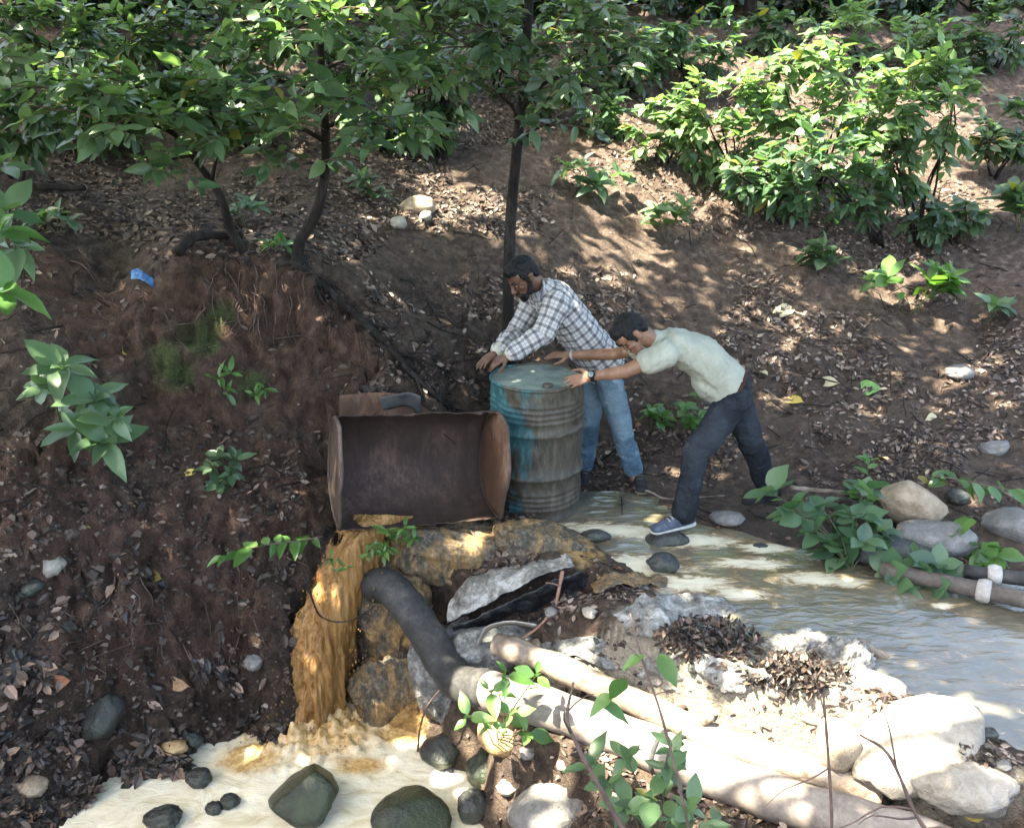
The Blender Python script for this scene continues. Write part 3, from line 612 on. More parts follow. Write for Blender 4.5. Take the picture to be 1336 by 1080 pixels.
# ------------------------------------------------------------------ sheets, rags and debris on the dam
def cloth_mat(name, a, b, c, rough=.6):
    s = NT(name); n = s.noise(9, 6, .65, None, .6); n2 = s.noise(55, 4, .6)
    s.pr(s.ramp(s.math('ADD', s.math('MULTIPLY', n, .7), s.math('MULTIPLY', n2, .3)), [(.36, a), (.5, b), (.62, c)]), rough, .35); s.bump(s.math('ADD', n2, s.noise(14, 5, .7, None, 1.5)), .7, .02); return s.m
M_white = cloth_mat('white_plastic', (.05, .045, .038), (.2, .19, .172), (.42, .41, .385))
M_tarp = cloth_mat('black_tarp', (.012, .013, .014), (.03, .032, .034), (.07, .07, .07), .35)
s = NT('stained_sack'); co = s.coord(); n = s.noise(5, 7, .7, s.mapv(co, (1.3, 1, .5)), 1.2); n2 = s.noise(45, 5, .7, s.mapv(co, (1, 1, .6)))
s.pr(s.mix(s.ramp(n, [(.42, 0), (.62, 1)]), s.ramp(n2, [(.3, (.02, .019, .016)), (.5, (.07, .06, .045)), (.7, (.2, .18, .15))]), s.ramp(n2, [(.3, (.12, .075, .03)), (.55, (.34, .2, .075)), (.75, (.48, .34, .18))])), .45, .45); s.bump(s.math('ADD', n, n2), .8, .03); M_sack = s.m
M_sackg = cloth_mat('grey_sack', (.05, .05, .048), (.13, .13, .125), (.3, .3, .29), .5)
o = strip('plastic_sheet', [[W(583, 812, 4.27), W(640, 786, 4.25), W(700, 752, 4.27), W(750, 741, 4.3)], [W(586, 786, 4.34), W(630, 758, 4.36), W(690, 736, 4.4), W(744, 729, 4.4)], [W(600, 765, 4.45), W(640, 744, 4.46), W(690, 730, 4.48), W(740, 725, 4.44)]], M_white, 60, 18, .016, 9, 5, .005, ragged=.012)
tag(o, 'crumpled white plastic sheet draped over the dam edge', 'plastic sheet')
o = strip('tarp', [[W(590, 816, 4.26), W(650, 790, 4.24), W(710, 758, 4.26), W(758, 745, 4.3)], [W(592, 836, 4.34), W(660, 815, 4.35), W(730, 785, 4.36), W(780, 765, 4.36)], [W(600, 868, 4.22), W(670, 850, 4.14), W(740, 830, 4.1), W(800, 800, 4.12)]], M_tarp, 50, 22, .03, 7, 6, .004)
tag(o, 'black tarp hanging in folds under the white plastic sheet', 'tarp')
def sack(label, px, py, wpx, hpx, y, m, tilt=0, seed=1, wr=.10, name='sandbag', cat='sandbag', dp=.9, yaw=0):
    c = W(px, py, y); s = proj(c)[2]/F; bm = bmesh.new(); bmesh.ops.create_icosphere(bm, subdivisions=5, radius=1); me = bpy.data.meshes.new(name); bm.to_mesh(me); bm.free()
    v = get_v(me); v = np.sign(v)*np.abs(v)**.72; d = v.copy()
    v *= (1+fbm(d, 2.0, 4, seed)*wr*2.2+(1-np.abs(fbm(d*np.array([2.2, 1, 1]), 4, 4, seed+3, .65))*2)*wr*.9+fbm(d, 14, 3, seed+8)*wr*.5)[:, None]
    v *= np.array([wpx*s/2, max(wpx, hpx)*s/2*dp*.6, hpx*s/2]); R = np.array(Matrix.Rotation(yaw, 3, 'Z')@Matrix.Rotation(-tilt, 3, 'Y')); set_v(me, v@R.T)
    o = link(name, me, m); o.location = c; return tag(o, label, cat)
sack('silt stained sandbag at the crest of the dam under the cut drum', 600, 722, 170, 80, 4.72, M_sack, R_(-8), 3, .09)
sack('dark wet sandbag at the right end of the dam crest', 715, 716, 130, 54, 4.66, M_sack, R_(-14), 5, .09)
sack('stained sandbag in the dam face beside the waterfall', 520, 800, 110, 130, 4.62, M_sack, R_(20), 7, .10)
sack('lowest stained sandbag in the dam face over the pool', 530, 905, 130, 120, 4.46, M_sack, R_(10), 9, .10)
sack('muddy sandbag pressed behind the black hose', 590, 880, 100, 130, 4.3, M_sackg, R_(10), 11, .09)
sack('grey sandbag under the black tarp', 640, 850, 110, 60, 4.16, M_sackg, R_(10), 13, .08)
sack('half empty pale sandbag sunlit beside the stream', 872, 812, 150, 46, 3.98, M_white, R_(6), 15, .12)
sack('crumpled white bag at the edge of the stream', 1040, 850, 70, 44, 3.62, M_white, R_(20), 17, .2, 'plastic_bag', 'bag')
sack('grey and white rag bundle leaning at the water edge', 1098, 868, 66, 56, 3.5, M_white, R_(35), 19, .22, 'rag', 'rag')
p = [W(1120, 835, 3.62), W(1150, 855, 3.58), W(1185, 872, 3.55)]
mb = MB(); mb.tube(spline(p, 14), [.018, .02, .024, .022, .02, .022, .024, .02, .018, .016, .012, .01, .008, .005], 8, True, .2, 3); tag(mb.build('driftwood', M_bark2), 'short pale driftwood stick by the rag bundle', 'stick')
def drape(name, label, px, m, seed, wr=.02, cat='plastic sheet', lift=.035):
    rows_ = [[hit(a, b)+Vector((0, 0, lift+.02*math.sin(i*2.1+j*1.3+seed))) for i, (a, b) in enumerate(r_)] for j, r_ in enumerate(px)]
    o_ = strip(name, rows_, m, 36, 18, wr, 11, seed, .004, ragged=.015); return tag(o_, label, cat)
drape('plastic_sheet', 'torn pale plastic sheet lying flat beside the stream above the leaf heap', [[(800, 806), (850, 790), (910, 786), (950, 800)], [(810, 822), (850, 812), (905, 806), (945, 815)], [(815, 838), (860, 836), (900, 828), (930, 830)]], M_white, 31, .03)
drape('plastic_sheet', 'crumpled pale plastic strip above the log in the sun', [[(830, 880), (890, 865), (950, 868), (1000, 880)], [(840, 895), (890, 885), (945, 886), (1005, 896)], [(860, 912), (900, 905), (950, 908), (1000, 915)]], M_white, 37, .03)
drape('plastic_sheet', 'grey torn plastic between the log and the buried bucket rim', [[(690, 850), (730, 838), (775, 842), (800, 852)], [(700, 862), (735, 853), (775, 856), (805, 866)], [(715, 872), (745, 868), (780, 872), (810, 880)]], M_sackg, 41, .03)
drape('sack_scrap', 'brown sack scrap hanging over the dam below the pale sheet', [[(770, 765), (800, 758), (840, 752), (870, 756)], [(775, 780), (805, 775), (840, 768), (870, 770)]], M_sack, 43, .02, 'sack')
o = strip('hoop_strip', [[W(622, 840, 4.04), W(634, 818, 4.0), W(665, 810, 3.98), W(700, 814, 3.98)], [W(626, 842, 4.08), W(638, 822, 4.06), W(667, 815, 4.05), W(700, 820, 4.05)]], M_band, 30, 4, .003, 9, 2); tag(o, 'pale curved rim strip of a buried bucket below the tarp', 'strip')
# ------------------------------------------------------------------ people
bmS = bmesh.new(); bmesh.ops.create_icosphere(bmS, subdivisions=2, radius=1); SPH = np.array([tuple(q.co) for q in bmS.verts]); bmS.free()
class Blob:
    def __init__(s): s.bm = bmesh.new(); s.bones = []
    def _hull(s, pts):
        t = bmesh.new(); vs = [t.verts.new(p) for p in pts]; r = bmesh.ops.convex_hull(t, input=vs)
        loose = [q for q in t.verts if not q.link_faces]; bmesh.ops.delete(t, geom=loose, context='VERTS')
        me = bpy.data.meshes.new('t'); t.to_mesh(me); t.free(); s.bm.from_mesh(me); bpy.data.meshes.remove(me)
    def cap(s, a, ra, b, rb, bone=None):
        a = np.array(a); b = np.array(b); s._hull(np.concatenate([SPH*ra+a, SPH*rb+b]))
        if bone: s.bones.append((a, b, ra, rb, bone))
    def chain(s, pts, rads):
        for i in range(len(pts)-1): s.cap(pts[i], rads[i], pts[i+1], rads[i+1])
    def ell(s, c, ax, r):
        A = np.array([tuple(q) for q in ax]); s._hull((SPH*np.array(r))@A+np.array(c))
    def hull2(s, c0, ax0, r0, c1, ax1, r1):
        A = np.array([tuple(q) for q in ax0]); B = np.array([tuple(q) for q in ax1])
        s._hull(np.concatenate([(SPH*np.array(r0))@A+np.array(c0), (SPH*np.array(r1))@B+np.array(c1)]))
    def mesh(s, name, vox, smooth=4, fac=.5):
        me = bpy.data.meshes.new(name); s.bm.to_mesh(me); s.bm.free()
        o = bpy.data.objects.new(name, me); COL.objects.link(o)
        r = o.modifiers.new('r', 'REMESH'); r.mode = 'VOXEL'; r.voxel_size = vox
        if smooth: q = o.modifiers.new('s', 'SMOOTH'); q.iterations = smooth; q.factor = fac
        dg = bpy.context.evaluated_depsgraph_get(); out = bpy.data.meshes.new_from_object(o.evaluated_get(dg)); out.name = name
        bpy.data.objects.remove(o); bpy.data.meshes.remove(me); return out
def frame(f, u):
    f = Vector(f).normalized(); u = Vector(u); u = (u-f*u.dot(f)).normalized(); r = f.cross(u); return r, f, u
def skin_mat(name, a, b):
    s = NT(name); n = s.noise(14, 4, .6); s.pr(s.ramp(n, [(.35, a), (.65, b)]), .5, .4, Subsurface_Weight=.06); s.p.inputs['Subsurface Radius'].default_value = (.01, .004, .002); s.bump(s.noise(220, 2, .5), .08, .002); return s.m
def hair_mat(): 
    s = NT('black_hair'); co = s.coord(); n = s.noise(60, 4, .7, s.mapv(co, (1, 1, .4))); s.pr(s.ramp(n, [(.3, (.003, .003, .0035)), (.7, (.010, .0095, .010))]), .6, .25); s.bump(n, .8, .01); return s.m
M_hair = hair_mat()
s = NT('eye_white'); s.pr((.3, .26, .22), .3); M_eye = s.m
def rgba_cloth(name, a, b, sc=9, bumpn=300):
    s = NT(name); n = s.noise(sc, 5, .6); s.pr(s.ramp(n, [(.3, a), (.7, b)]), .9, .15); s.bump(s.math('ADD', s.noise(bumpn, 2, .5), s.noise(26, 3, .6)), .25, .006); return s.m
def denim(name, dark, mid, pale):
    s = NT(name); n = s.noise(7, 5, .6); n2 = s.noise(120, 3, .6); fd = s.attr('fade')
    c = s.ramp(s.math('ADD', s.math('MULTIPLY', n, .7), s.math('MULTIPLY', n2, .3)), [(.33, dark), (.5, mid), (.7, pale)])
    c = s.mix(s.math('MULTIPLY', fd, .55, True), c, pale); s.pr(c, .9, .15); s.bump(s.math('ADD', s.math('MULTIPLY', n2, .25), s.noise(11, 4, .6, s.mapv(s.coord(), (1, 1, 1.7)), 1.5)), .6, .03); return s.m
def hand(B, wrist, d, nrm, thumb_side, curl=.5, spread=.10, S=1.0):
    """palm and five fingers; d: finger direction, nrm: back of the hand, thumb_side: +1/-1 along side"""
    d = Vector(d).normalized(); nrm = Vector(nrm); nrm = (nrm-d*nrm.dot(d)).normalized(); sd = d.cross(nrm)*thumb_side
    w = Vector(wrist); pc = w+d*.055*S
    B.cap(w, .024*S, w+d*.02*S, .026*S)
    B.hull2(w+d*.02*S, (sd, d, nrm), (.028*S, .02*S, .015*S), w+d*.085*S, (sd, d, nrm), (.041*S, .014*S, .0125*S))
    for i, (off, ln, rad) in enumerate(((.030, .074, .0088), (.0105, .083, .0092), (-.0095, .077, .0088), (-.029, .06, .0078))):
        b = w+d*(.086-.004*abs(i-1))*S+sd*off*S; dd = (d+sd*off*spread*18).normalized(); ang = curl*(.25+.08*i); p = b; r = rad*S
        for k, fr in enumerate((.46, .30, .24)):
            dd2 = (dd*math.cos(ang)-nrm*math.sin(ang)).normalized(); q = p+dd2*ln*fr*S; B.cap(p, r, q, r*.92); p = q; r *= .92; ang += curl*(.42+.05*i)
    t0 = w+d*.025*S+sd*.026*S; t1 = t0+(d*.55+sd*.75-nrm*.25).normalized()*.042*S; t2 = t1+(d*.85+sd*.3-nrm*.3).normalized()*.032*S; t3 = t2+(d*.95+sd*.1-nrm*.25).normalized()*.024*S
    B.cap(t0, .0145*S, t1, .0115*S); B.cap(t1, .0112*S, t2, .0098*S); B.cap(t2, .0098*S, t3, .0082*S)
def head(B, c, f, u, S=1.0):
    r, f, u = frame(f, u); c = Vector(c)
    A = (r, f, u); L = lambda x, y, z: c+r*x*S+f*y*S+u*z*S
    B.ell(L(0, -.012, .03), A, (.077*S, .097*S, .088*S)); B.ell(L(0, .03, .045), A, (.066*S, .062*S, .06*S))
    B.hull2(L(0, .045, -.02), A, (.058*S, .045*S, .05*S), L(0, .062, -.088), A, (.030*S, .026*S, .02*S))
    B.ell(L(0, .083, .028), A, (.05*S, .014*S, .012*S))
    B.cap(L(0, .094, .018), .009*S, L(0, .116, -.018), .0135*S); B.cap(L(.012, .105, -.022), .009*S, L(-.012, .105, -.022), .009*S)
    B.cap(L(.018, .091, -.052), .0075*S, L(-.018, .091, -.052), .0075*S); B.cap(L(.014, .089, -.064), .008*S, L(-.014, .089, -.064), .008*S)
    B.ell(L(0, .083, -.092), A, (.02*S, .016*S, .014*S))
    for sg in (-1, 1):
        B.ell(L(sg*.043, .066, -.012), A, (.022*S, .02*S, .018*S))
        B.ell(L(sg*.079, -.008, -.002), A, (.008*S, .018*S, .031*S)); B.ell(L(sg*.084, -.014, .012), A, (.006*S, .018*S, .018*S))
    return L, A
def finish(me, name, m, parent, folds=None, seed=0):
    if folds:
        v = get_v(me); n = get_n(me)
        for (sc, st, am, th) in folds:
            q = fbm(v*np.array(st), sc, 3, seed, .55)
            v = v+n*((1-np.abs(q)*2.4 if th else q)*am)[:, None]; seed += 7
        set_v(me, v)
    return link(name, me, m, parent)
def bone_uv(me, bones, ref):
    v = get_v(me); best = np.full(len(v), 1e9); uv = np.zeros((len(v), 3)); ref = np.array(ref)
    for (a, b, ra, rb, off) in bones:
        ax = b-a; Lb = np.linalg.norm(ax); ax = ax/Lb; t = np.clip((v-a)@ax/Lb, 0, 1); q = a+np.outer(t*Lb, ax); dist = np.linalg.norm(v-q, axis=1)-(ra+(rb-ra)*t)
        e1 = ref-ax*(ref@ax); e1 /= np.linalg.norm(e1); e2 = np.cross(ax, e1); w_ = v-q; an = np.arctan2(w_@e2, w_@e1); rr = (ra+rb)/2
        k = dist < best; best[k] = dist[k]; uv[k] = np.stack([an*rr+off, (v-a)@ax+off*.37, np.zeros(len(v))], -1)[k]
    return uv
def fade_attr(me, pts, r):
    v = get_v(me); m = np.zeros(len(v))
    for p in pts: m = np.maximum(m, np.clip(1.2-np.linalg.norm(v-np.array(p), axis=1)/r, 0, 1))
    set_attr(me, 'fade', m)
def mid(a, b, t=.5): return Vector(a).lerp(Vector(b), t)
def shoe(parent, heel, toe, upm, sole, w_=.046, name='shoe', hgt=.07):
    h = Vector(heel); t = Vector(toe); d = (t-h).normalized(); sd = d.cross(Vector((0, 0, 1))).normalized(); upv = sd.cross(d)
    B = Blob(); A = (sd, d, upv)
    B.hull2(h+upv*.045, A, (w_*.8, .04, .04), h+d*.10+upv*.042, A, (w_*.9, .04, .045))
    B.hull2(h+d*.10+upv*.04, A, (w_*.9, .04, .04), t-d*.03+upv*.028, A, (w_*.95, .04, .024))
    B.cap(h+d*.035+upv*.05, .042, h+d*.03+upv*.11, .046)
    me = B.mesh('upper', .006, 4); so = finish(me, name, upm, parent)
    B = Blob(); B.hull2(h+upv*.008, A, (w_*.86, .045, .016), t-d*.035+upv*.008, A, (w_*1.0, .045, .015)); link('sole', B.mesh('sole', .006, 2), sole, parent=None)
    so2 = bpy.data.objects[-1] if False else COL.objects[-1]; so2.parent = so; so2.matrix_parent_inverse = (parent.matrix_basis @ so.matrix_parent_inverse).inverted() if False else Matrix.Identity(4)
    mb = MB()
    for k in range(4):
        c = h+d*(.10+.022*k)+upv*(.088-.011*k); mb.tube([c-sd*.024, c+upv*.004, c+sd*.024], .0035, 6)
    lo = mb.build('laces', sole); lo.parent = so
    return so
M_sole = rgba_cloth('pale_sole', (.3, .29, .27), (.5, .48, .45)); M_dsole = rgba_cloth('brown_sole', (.09, .07, .05), (.2, .16, .11))
M_sneak = rgba_cloth('blue_sneaker', (.03, .038, .055), (.11, .13, .17), 30); M_shoe = rgba_cloth('black_shoe', (.012, .012, .013), (.04, .04, .042), 20)

# ---- man in the plaid shirt, behind the drum
SK1 = skin_mat('brown_skin', (.085, .040, .024), (.145, .074, .046))
pel = W(783, 470, 5.72); che = W(722, 392, 5.58); nek = W(706, 374, 5.52); hed = W(683, 362, 5.42)
lsh = W(726, 398, 5.42); rsh = W(702, 386, 5.74); lel = W(708, 437, 5.34); lwr = W(664, 463, 5.26); rel = W(672, 436, 5.66); rwr = W(648, 460, 5.44)
lhp = pel+Vector((.03, -.095, -.05)); rhp = pel+Vector((-.02, .09, -.05))
lan = WZ(826, 612, .10); lkn = W(808, 548, lerp(lhp.y, lan.y, .5)-.05); ran = W(762, 606, 5.78); rkn = W(768, 548, 5.7)
p1 = empty('person', (pel.x, 5.65, 0), 'bearded man in a plaid shirt and blue jeans leaning on the drum', 'person')
f1 = Vector((-.62, -.46, -.62)); u1 = Vector((-.30, -.06, .9))
B = Blob(); L1, A1 = head(B, hed, f1, u1)
B.chain([L1(0, -.03, -.05), nek+Vector((.01, 0, -.01)), che+Vector((0, 0, -.03))], [.058, .056, .09])
B.cap(che, .09, pel, .09); B.chain([lsh, lel, lwr], [.052, .042, .029]); B.chain([rsh, rel, rwr], [.052, .042, .029])
B.chain([lhp, lkn, lan], [.08, .055, .04]); B.chain([rhp, rkn, ran], [.08, .055, .04]); B.cap(lan, .04, lan+Vector((0, -.05, -.05)), .03)
hand(B, lwr, Vector((-.13, .02, -.075)), Vector((-.35, -.45, .8)), -1, .55)
hand(B, rwr, Vector((-.11, -.06, -.06)), Vector((-.4, -.3, .8)), 1, .5)
body = finish(B.mesh('body', .0045, 3), 'body', SK1, p1)
# hair, brows, beard, eyes
def hairdo(L, A, parent, beard, S=1.0, seed=1, top=.1):
    B = Blob(); r, f, u = A
    B.ell(L(0, -.022, .045), A, (.084*S, .098*S, .088*S)); B.ell(L(0, .032, .085), A, (.066*S, .058*S, .045*S)); B.ell(L(0, -.06, .0), A, (.072*S, .052*S, .07*S))
    for sg in (-1, 1): B.ell(L(sg*.066, .018, .035), A, (.018*S, .03*S, .045*S)); B.ell(L(sg*.071, .022, -.004), A, (.008*S, .011*S, .025*S))
    me = B.mesh('hair', .005, 4); v = get_v(me); n = get_n(me); v += n*(fbm(v, 38, 3, seed, .6)*.010+fbm(v, 120, 2, seed)*.004)[:, None]; set_v(me, v); link('hair', me, M_hair, parent)
    for sg in (-1, 1):
        mb = MB(); mb.tube([L(sg*.014, .099, .034), L(sg*.034, .096, .042), L(sg*.054, .082, .034)], [.004, .0062, .003], 6); mb.build('eyebrow', M_hair, parent)
        B = Blob(); B.ell(L(sg*.031, .086, .010), A, (.0115*S, .006*S, .0042*S)); e = link('eye', B.mesh('eye', .003, 1), M_eye, parent)
        B = Blob(); B.ell(L(sg*.031, .0935, .009), A, (.0045, .003, .0042)); e2 = link('iris', B.mesh('iris', .002, 1), M_hair); e2.parent = e
    if beard:
        B = Blob()
        B.hull2(L(.03, .072, -.085), A, (.02, .022, .022), L(-.03, .072, -.085), A, (.02, .022, .022)); B.ell(L(0, .084, -.098), A, (.03, .021, .024))
        for sg in (-1, 1): B.cap(L(sg*.05, .045, -.075), .019, L(sg*.066, .012, -.03), .012); B.cap(L(sg*.004, .103, -.043), .007, L(sg*.03, .09, -.05), .006); B.cap(L(sg*.03, .09, -.05), .006, L(sg*.036, .078, -.08), .008)
        me = B.mesh('beard', .004, 3); v = get_v(me); n = get_n(me); v += n*(fbm(v, 90, 2, seed)*.004)[:, None]; set_v(me, v); link('beard', me, M_hair, parent)
hairdo(L1, A1, p1, True, seed=4)
# shirt
B = Blob(); dn = (pel-che).normalized()
sdv = (lsh-rsh).normalized(); fwd = sdv.cross(dn).normalized(); AT = (sdv, dn, fwd)
B.hull2(che+dn*-.02, AT, (.185, .10, .125), mid(che, pel, .5), AT, (.18, .10, .135)); B.hull2(mid(che, pel, .5), AT, (.18, .1, .135), pel+dn*-.03, AT, (.185, .09, .145)); B.hull2(pel+dn*-.03, AT, (.185, .06, .145), pel+dn*.06, AT, (.195, .02, .155))
B.bones.append((np.array(che), np.array(pel), .16, .17, 0.0))
B.cap(lsh, .082, lel, .068, 1.0); B.cap(lel, .068, mid(lel, lwr, .86), .052, 1.3); B.cap(rsh, .08, rel, .066, 2.0); B.cap(rel, .066, mid(rel, rwr, .86), .05, 2.3); B.cap(lsh, .09, rsh, .09)
B.cap(nek+Vector((.015, .0, -.03)), .082, che, .11)
bones = B.bones; me = B.mesh('shirt', .0065, 6)
uv = bone_uv(me, bones, (0.1, -1, .2)); set_vattr(me, 'cloth', uv)
s = NT('plaid_cotton'); sv = s.n('SeparateXYZ', Vector=s.attr('cloth', 'Vector')); U, V_ = sv.outputs[0], sv.outputs[1]
def bands(c, per, w_, ph=0): return s.math('LESS_THAN', s.math('FRACT', s.math('ADD', s.math('DIVIDE', c, per), ph)), w_)
per = .058
dk = s.math('MULTIPLY', s.math('ADD', bands(U, per, .34), bands(V_, per, .34)), .5); th = s.math('MAXIMUM', bands(U, per, .07, .36), bands(V_, per, .07, .36))
cl = s.ramp(dk, [(0, (.52, .50, .48)), (.5, (.21, .205, .215)), (1, (.06, .058, .068))]); cl = s.mix(s.math('MULTIPLY', th, .6), cl, (.12, .09, .1))
cl = s.mix(s.math('MULTIPLY', s.noise(11, 4, .6), .35), cl, (.30, .28, .25)); s.pr(cl, .9, .15); s.bump(s.noise(240, 2), .15, .003)
shirt = finish(me, 'shirt', s.m, p1, [(7, (1, 1, 1), .012, 0), (11, (1, 1, .6), .010, 1), (26, (1, 1, 1), .004, 0)], 5)
M_cuff = rgba_cloth('cuff_cloth', (.36, .33, .27), (.52, .48, .4))
for (a, b) in ((lel, lwr), (rel, rwr)):
    B = Blob(); B.cap(mid(a, b, .80), .050, mid(a, b, .93), .046); link('cuff', B.mesh('cuff', .005, 3), M_cuff, p1)
mbc = MB()
for sg in (-1, 1):   # collar wings
    a = L1(sg*.045, -.075, -.085); b_ = L1(sg*.07, -.02, -.11); c_ = L1(sg*.035, .055, -.15); d_ = L1(sg*.06, .03, -.17)
    st = strip('collar', [[a, b_, c_], [a+(che-a)*.25, b_+(che-b_)*.28, d_]], s.m, 14, 6, .003, 9, 2, .006); st.parent = p1; st.matrix_parent_inverse = Matrix.Translation(-Vector(p1.location))
    set_vattr(st.data, 'cloth', get_v(st.data)*1.0)
# jeans
M_j1 = denim('blue_denim', (.035, .065, .095), (.085, .14, .19), (.24, .32, .37))
def trousers(parent, pel, lhp, rhp, lkn, rkn, lan, ran, m, k=1.0, seed=0, dn=None, fade=.0):
    B = Blob(); A = AT if dn is None else dn
    B.hull2(pel+A[1]*.0, A, (.165, .06, .125), mid(lhp, rhp), A, (.17, .08, .13))
    for h, kn, an in ((lhp, lkn, lan), (rhp, rkn, ran)):
        B.chain([h, mid(h, kn, .5), kn, mid(kn, an, .5), an+Vector((0, 0, -.0))], [.108*k, .095*k, .080*k, .076*k, .074*k])
    me = B.mesh('jeans', .0065, 6); fade_attr(me, [mid(lhp, lkn, .6)+Vector((0, -.08, 0)), mid(rhp, rkn, .6)+Vector((0, -.08, 0)), lkn+Vector((0, -.07, 0))], .16)
    return finish(me, 'jeans', m, parent, [(7, (1, 1, .8), .012, 0), (8, (1, 1, 1.3), .007, 1), (26, (.8, .8, 1.3), .003, 0)], seed)
trousers(p1, pel, lhp, rhp, lkn, rkn, lan, ran, M_j1, .92, 11)
shoe(p1, lan+Vector((.03, .05, -.09)), lan+Vector((.04, -.20, -.10)), M_shoe, M_dsole)
shoe(p1, ran+Vector((.02, .06, -.09)), ran+Vector((-.02, -.19, -.10)), M_shoe, M_dsole)

# ---- man in the cream shirt, pushing from the right
SK2 = skin_mat('tan_skin', (.17, .085, .05), (.27, .145, .09))
pel = W(956, 506, 5.04); che = W(884, 452, 5.02); nek = W(853, 446, 5.0); hed = W(825, 436, 4.95)
lsh = W(869, 461, 4.88); rsh = W(858, 448, 5.19); lel = W(815, 485, 4.86); lwr = W(772, 491, 4.94); rel = W(802, 462, 5.36); rwr = W(744, 463, 5.50)
lhp = pel+Vector((.0, -.09, -.04)); rhp = pel+Vector((.02, .09, -.03))
lan = W(893, 670, 4.80); lkn = W(908, 590, 4.86); ran = W(1004, 640, 5.24); rkn = W(980, 578, 5.10)
p2_ = empty('person', (pel.x, 5.0, 0), 'dark haired man in a cream t-shirt bending forward to push the drum', 'person')
f2 = Vector((-.50, -.22, -.85)); u2 = Vector((-.86, -.10, .48))
B = Blob(); L2, A2 = head(B, hed, f2, u2, .98)
B.chain([L2(0, -.03, -.05), nek, che], [.056, .055, .07]); B.cap(che, .07, pel, .08)
B.chain([lsh, mid(lsh, lel, .45), lel, mid(lel, lwr, .35), lwr], [.052, .047, .040, .040, .026]); B.chain([rsh, mid(rsh, rel, .45), rel, mid(rel, rwr, .35), rwr], [.052, .046, .039, .039, .026])
B.chain([lhp, lkn, lan], [.08, .055, .04]); B.chain([rhp, rkn, ran], [.08, .055, .04])
hand(B, lwr, Vector((-.17, .015, -.05)), Vector((.25, -.75, .6)), 1, .42)
hand(B, rwr, Vector((-.16, .0, .004)), Vector((0, -.25, .95)), -1, .42)
finish(B.mesh('body', .0045, 3), 'body', SK2, p2_)
hairdo(L2, A2, p2_, False, .98, 9)
B = Blob(); dn2 = (pel-che).normalized(); sdv = (lsh-rsh).normalized(); fwd = sdv.cross(dn2).normalized(); AT2 = (sdv, dn2, fwd)
bk = mid(che, pel, .45)+Vector((.0, 0, .045))
B.hull2(che-dn2*.03, AT2, (.17, .09, .105), bk, AT2, (.17, .10, .125)); B.hull2(bk, AT2, (.17, .10, .125), pel-dn2*.04+Vector((0, 0, .0)), AT2, (.17, .06, .125))
bel = mid(che, pel, .62)+Vector((-.02, 0, -.07)); B.hull2(bel, AT2, (.13, .11, .085), pel-dn2*.06+Vector((-.03, 0, -.04)), AT2, (.155, .05, .10))
B.cap(lsh, .075, mid(lsh, lel, .42), .072); B.cap(rsh, .074, mid(rsh, rel, .42), .070); B.cap(lsh, .078, rsh, .078); B.cap(nek+Vector((.02, 0, 0)), .068, che, .10)
s = NT('cream_cotton'); n = s.noise(8, 4, .6); s.pr(s.ramp(n, [(.3, (.30, .305, .245)), (.7, (.40, .405, .335))]), .9, .15); s.bump(s.math('ADD', s.math('MULTIPLY', s.noise(280, 2), .3), s.noise(9, 4, .55, s.mapv(s.coord(), (2.2, 1, 1.2)), 1.8)), .55, .03)
finish(B.mesh('t_shirt', .0065, 5), 't_shirt', s.m, p2_, [(5, (1, 1, 1), .008, 0), (9, (1.5, .6, .9), .007, 1), (24, (1, 1, 1), .002, 0)], 15)
M_j2 = denim('black_denim', (.006, .008, .011), (.014, .017, .022), (.04, .047, .058))
trousers(p2_, pel+dn2*.01, lhp, rhp, lkn, rkn, lan, ran, M_j2, .95, 31, AT2)
B = Blob(); B.hull2(pel-dn2*.035, AT2, (.172, .014, .128), pel-dn2*.005, AT2, (.174, .014, .13)); link('belt', B.mesh('belt', .006, 2), rgba_cloth('brown_belt', (.03, .015, .01), (.07, .035, .022)), p2_)
shoe(p2_, lan+Vector((.04, .02, -.085)), lan+Vector((-.20, -.06, -.10)), M_sneak, M_sole)
shoe(p2_, ran+Vector((.05, .02, -.075)), ran+Vector((-.17, -.05, -.10)), M_shoe, M_dsole)
# watch and bracelet
def bandring(name, c, d, r, h, m, parent=None):
    d = d.normalized(); mb = MB(); mb.tube([c-d*h, c-d*h*.6, c+d*h*.6, c+d*h], [r-.002, r, r, r-.002], 20, False); o = mb.build(name, m, parent); solid(o, .004, 0); return o
M_blk = rgba_cloth('black_rubber', (.01, .01, .011), (.022, .022, .024))
dW = (lwr-lel).normalized(); cW = lwr-dW*.012
wt = empty('wristwatch', cW, 'round black wristwatch on the near wrist of the bending man', 'watch')
bandring('strap', cW, dW, .032, .012, M_blk, wt)
nw = Vector((.15, -.8, .55)); nw = (nw-dW*nw.dot(dW)).normalized(); mb = MB(); mb.tube([cW+nw*.028, cW+nw*.030, cW+nw*.040, cW+nw*.042], [.020, .023, .023, .019], 24); cs = mb.build('case', M_blk, wt)
s = NT('watch_glass'); s.pr((.12, .16, .16), .1); mb = MB(); mb.tube([cW+nw*.0422, cW+nw*.0432], [.018, .017], 24); dl = mb.build('dial', s.m, wt)
dR = (rwr-rel).normalized(); br = bandring('bracelet', rwr-dR*.015, dR, .031, .007, M_band); tag(br, 'pale bracelet on the far wrist of the bending man', 'bracelet')
